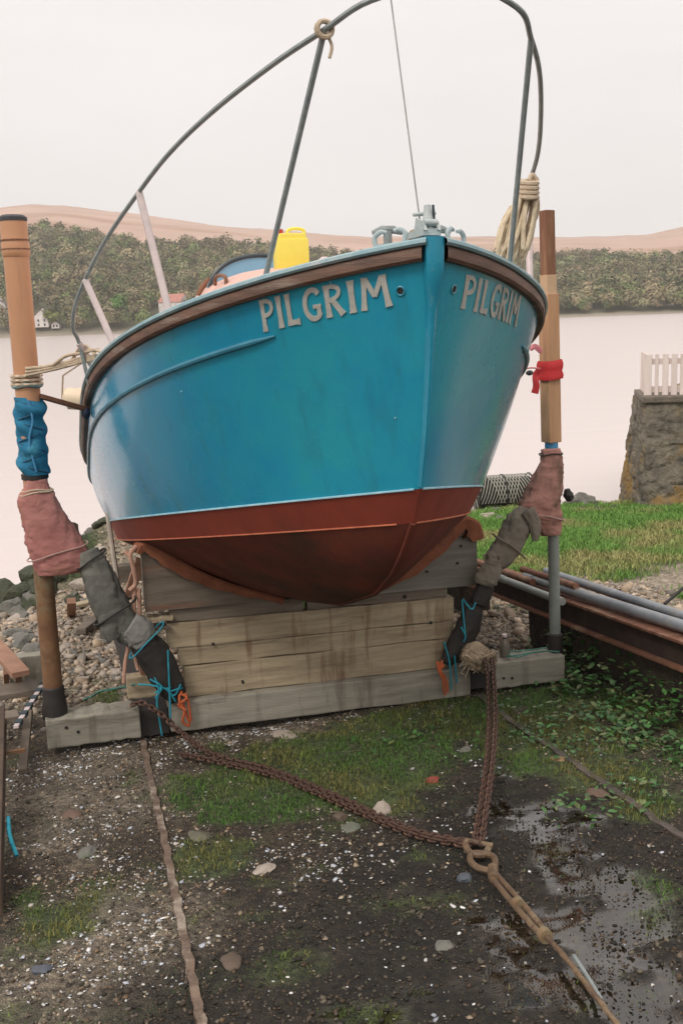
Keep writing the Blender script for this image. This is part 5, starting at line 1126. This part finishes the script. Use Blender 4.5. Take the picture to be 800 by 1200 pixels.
# grass
def blades(name, x, y, z, h, w, lean, cols, label, segs=2):
    n = len(x); th = rng.uniform(0, 2*pi, n); dx, dy = np.cos(th), np.sin(th); ln = rng.uniform(.1, 1, n)*lean; la = rng.uniform(0, 2*pi, n)
    V = np.zeros((n, 6, 3)); base = np.stack([x, y, z-.004], 1); side = np.stack([dx, dy, 0*dx], 1)*(w/2)[:, None]; ld = np.stack([np.cos(la)*ln, np.sin(la)*ln, 0*ln], 1)
    up = np.zeros((n, 3)); up[:, 2] = h
    V[:, 0] = base-side; V[:, 1] = base+side; m_ = base+up*.55+ld*(h*.3)[:, None]; V[:, 2] = m_+side*.8; V[:, 3] = m_-side*.8
    tp_ = base+up*(.98-.4*ln[:, None])+ld*h[:, None]; V[:, 4] = tp_+side*.15; V[:, 5] = tp_-side*.15
    i0 = np.arange(n)[:, None]*6; Fq = np.concatenate([i0+np.array([[0, 1, 2, 3]]), i0+np.array([[3, 2, 4, 5]])], 0)
    o = fastmesh(name, V.reshape(-1, 3), Fq, vcol('grass_blades', rough=.7, spec=.3), np.repeat(cols, 6, 0)); setp(o, label, 'grass', kind='stuff'); return o
x, y, z = sample(420000, 1.2, 6.4, -2.6, 4.0, 1.15); g, w, dm, bch = masks(x, y); k = rng.random(len(x)) < g*.8*(fbm(x*14, y*14, 63, 3) > .36)+.022; x, y, z, g = x[k], y[k], z[k], g[k]
yl = fbm(x*3, y*3, 71)[:, None]
yl = sst(.35, .68, yl); cols = (np.array([.08, .17, .03])*(1-yl)+np.array([.19, .175, .05])*yl)*rng.uniform(.5, 1.35, (len(x), 1))
blades('grass', x, y, z, rng.uniform(.010, .042, len(x))*(.35+.65*sst(.2, .9, g)), rng.uniform(.0016, .004, len(x)), .9, cols, 'patchy short grass and moss among the gravel of the slip')
x, y, z = sample(260000, 6.2, 13.2, 1.0, 11.5, .8); g, w, dm, bch = masks(x, y); k = rng.random(len(x)) < g*.9; x, y, z = x[k], y[k], z[k]
yl = fbm(x*1.5, y*1.5, 71)[:, None]; yl = sst(.42, .75, yl)
cols = (np.array([.15, .29, .06])*(1-yl)+np.array([.34, .32, .13])*yl)*rng.uniform(.55, 1.3, (len(x), 1))
blades('lawn_grass', x, y, z, rng.uniform(.03, .10, len(x)), rng.uniform(.006, .012, len(x)), .8, cols, 'bright green rough grass between the joists and the shore')
# broad leaved weeds
LW = [(700, 800, .5, .4, 1.2), (780, 850, .7, .5, 1.2), (740, 780, .6, .4, 1.6), (790, 800, .6, .4, 1.6), (680, 775, .3, .25, 1.4), (680, 860, .4, .4, .55), (600, 850, .3, .3, .3), (500, 870, .3, .4, .25), (770, 930, .2, .3, .6), (640, 770, .2, .2, .6), (690, 950, .2, .25, .4), (620, 715, .4, .3, .8)]
x, y, z = sample(90000, 2.2, 7.0, .2, 4.4); sm = blob(x, y, LW); k = rng.random(len(x)) < sm*.42*(fbm(x*7, y*7, 81) > .42); x, y, z = x[k], y[k], z[k]
n = len(x); V = np.zeros((n, 6, 3)); th = rng.uniform(0, 2*pi, n); sz = rng.uniform(.007, .020, n)*(1+.4*sst(2.0, 2.8, x*Rr[0]+y*Rr[1])); h = rng.uniform(.006, .06, n)+rng.random(n)*.20*sst(2.45, 2.75, x*Rr[0]+y*Rr[1]); d1_ = np.stack([np.cos(th), np.sin(th), rng.uniform(-.4, .5, n)], 1)*sz[:, None]; d2_ = np.stack([-np.sin(th), np.cos(th), rng.uniform(-.3, .3, n)], 1)*(sz*.55)[:, None]
c = np.stack([x, y, z+h], 1); V[:, 0] = c-d1_; V[:, 1] = c-d1_*.2-d2_; V[:, 2] = c+d1_*.5-d2_*.8; V[:, 3] = c+d1_*1.1-np.array([0, 0, .004]); V[:, 4] = c+d1_*.5+d2_*.8; V[:, 5] = c-d1_*.2+d2_
cols = np.array([(.05, .14, .035), (.07, .18, .045), (.04, .10, .025), (.13, .16, .06)])[rng.integers(0, 4, n)]*rng.uniform(.6, 1.3, (n, 1))
o = fastmesh('weeds', V.reshape(-1, 3), np.arange(n*6).reshape(-1, 6), vcol('leaves', rough=.45, spec=.4), np.repeat(cols, 6, 0)); setp(o, 'low broad leaved weeds under the joists and beside the right rail', 'weeds', kind='stuff')

# the damp air over the loch
hz = MB().obox((0, 950, 140), (1700, 0, 0), (0, 1060, 0), (0, 0, 160)).build('haze', bpy.data.materials.new('haze_air'), None, org=(0, 0, 0)); hz['kind'] = 'stuff'
hm = hz.data.materials[0]; hm.use_nodes = True; t = hm.node_tree; t.nodes.clear(); o_ = t.nodes.new('ShaderNodeOutputMaterial'); pv = t.nodes.new('ShaderNodeVolumePrincipled')
pv.inputs['Color'].default_value = (.93, .90, .88, 1); pv.inputs['Density'].default_value = .00028; pv.inputs['Anisotropy'].default_value = .2; t.links.new(pv.outputs[0], o_.inputs['Volume'])
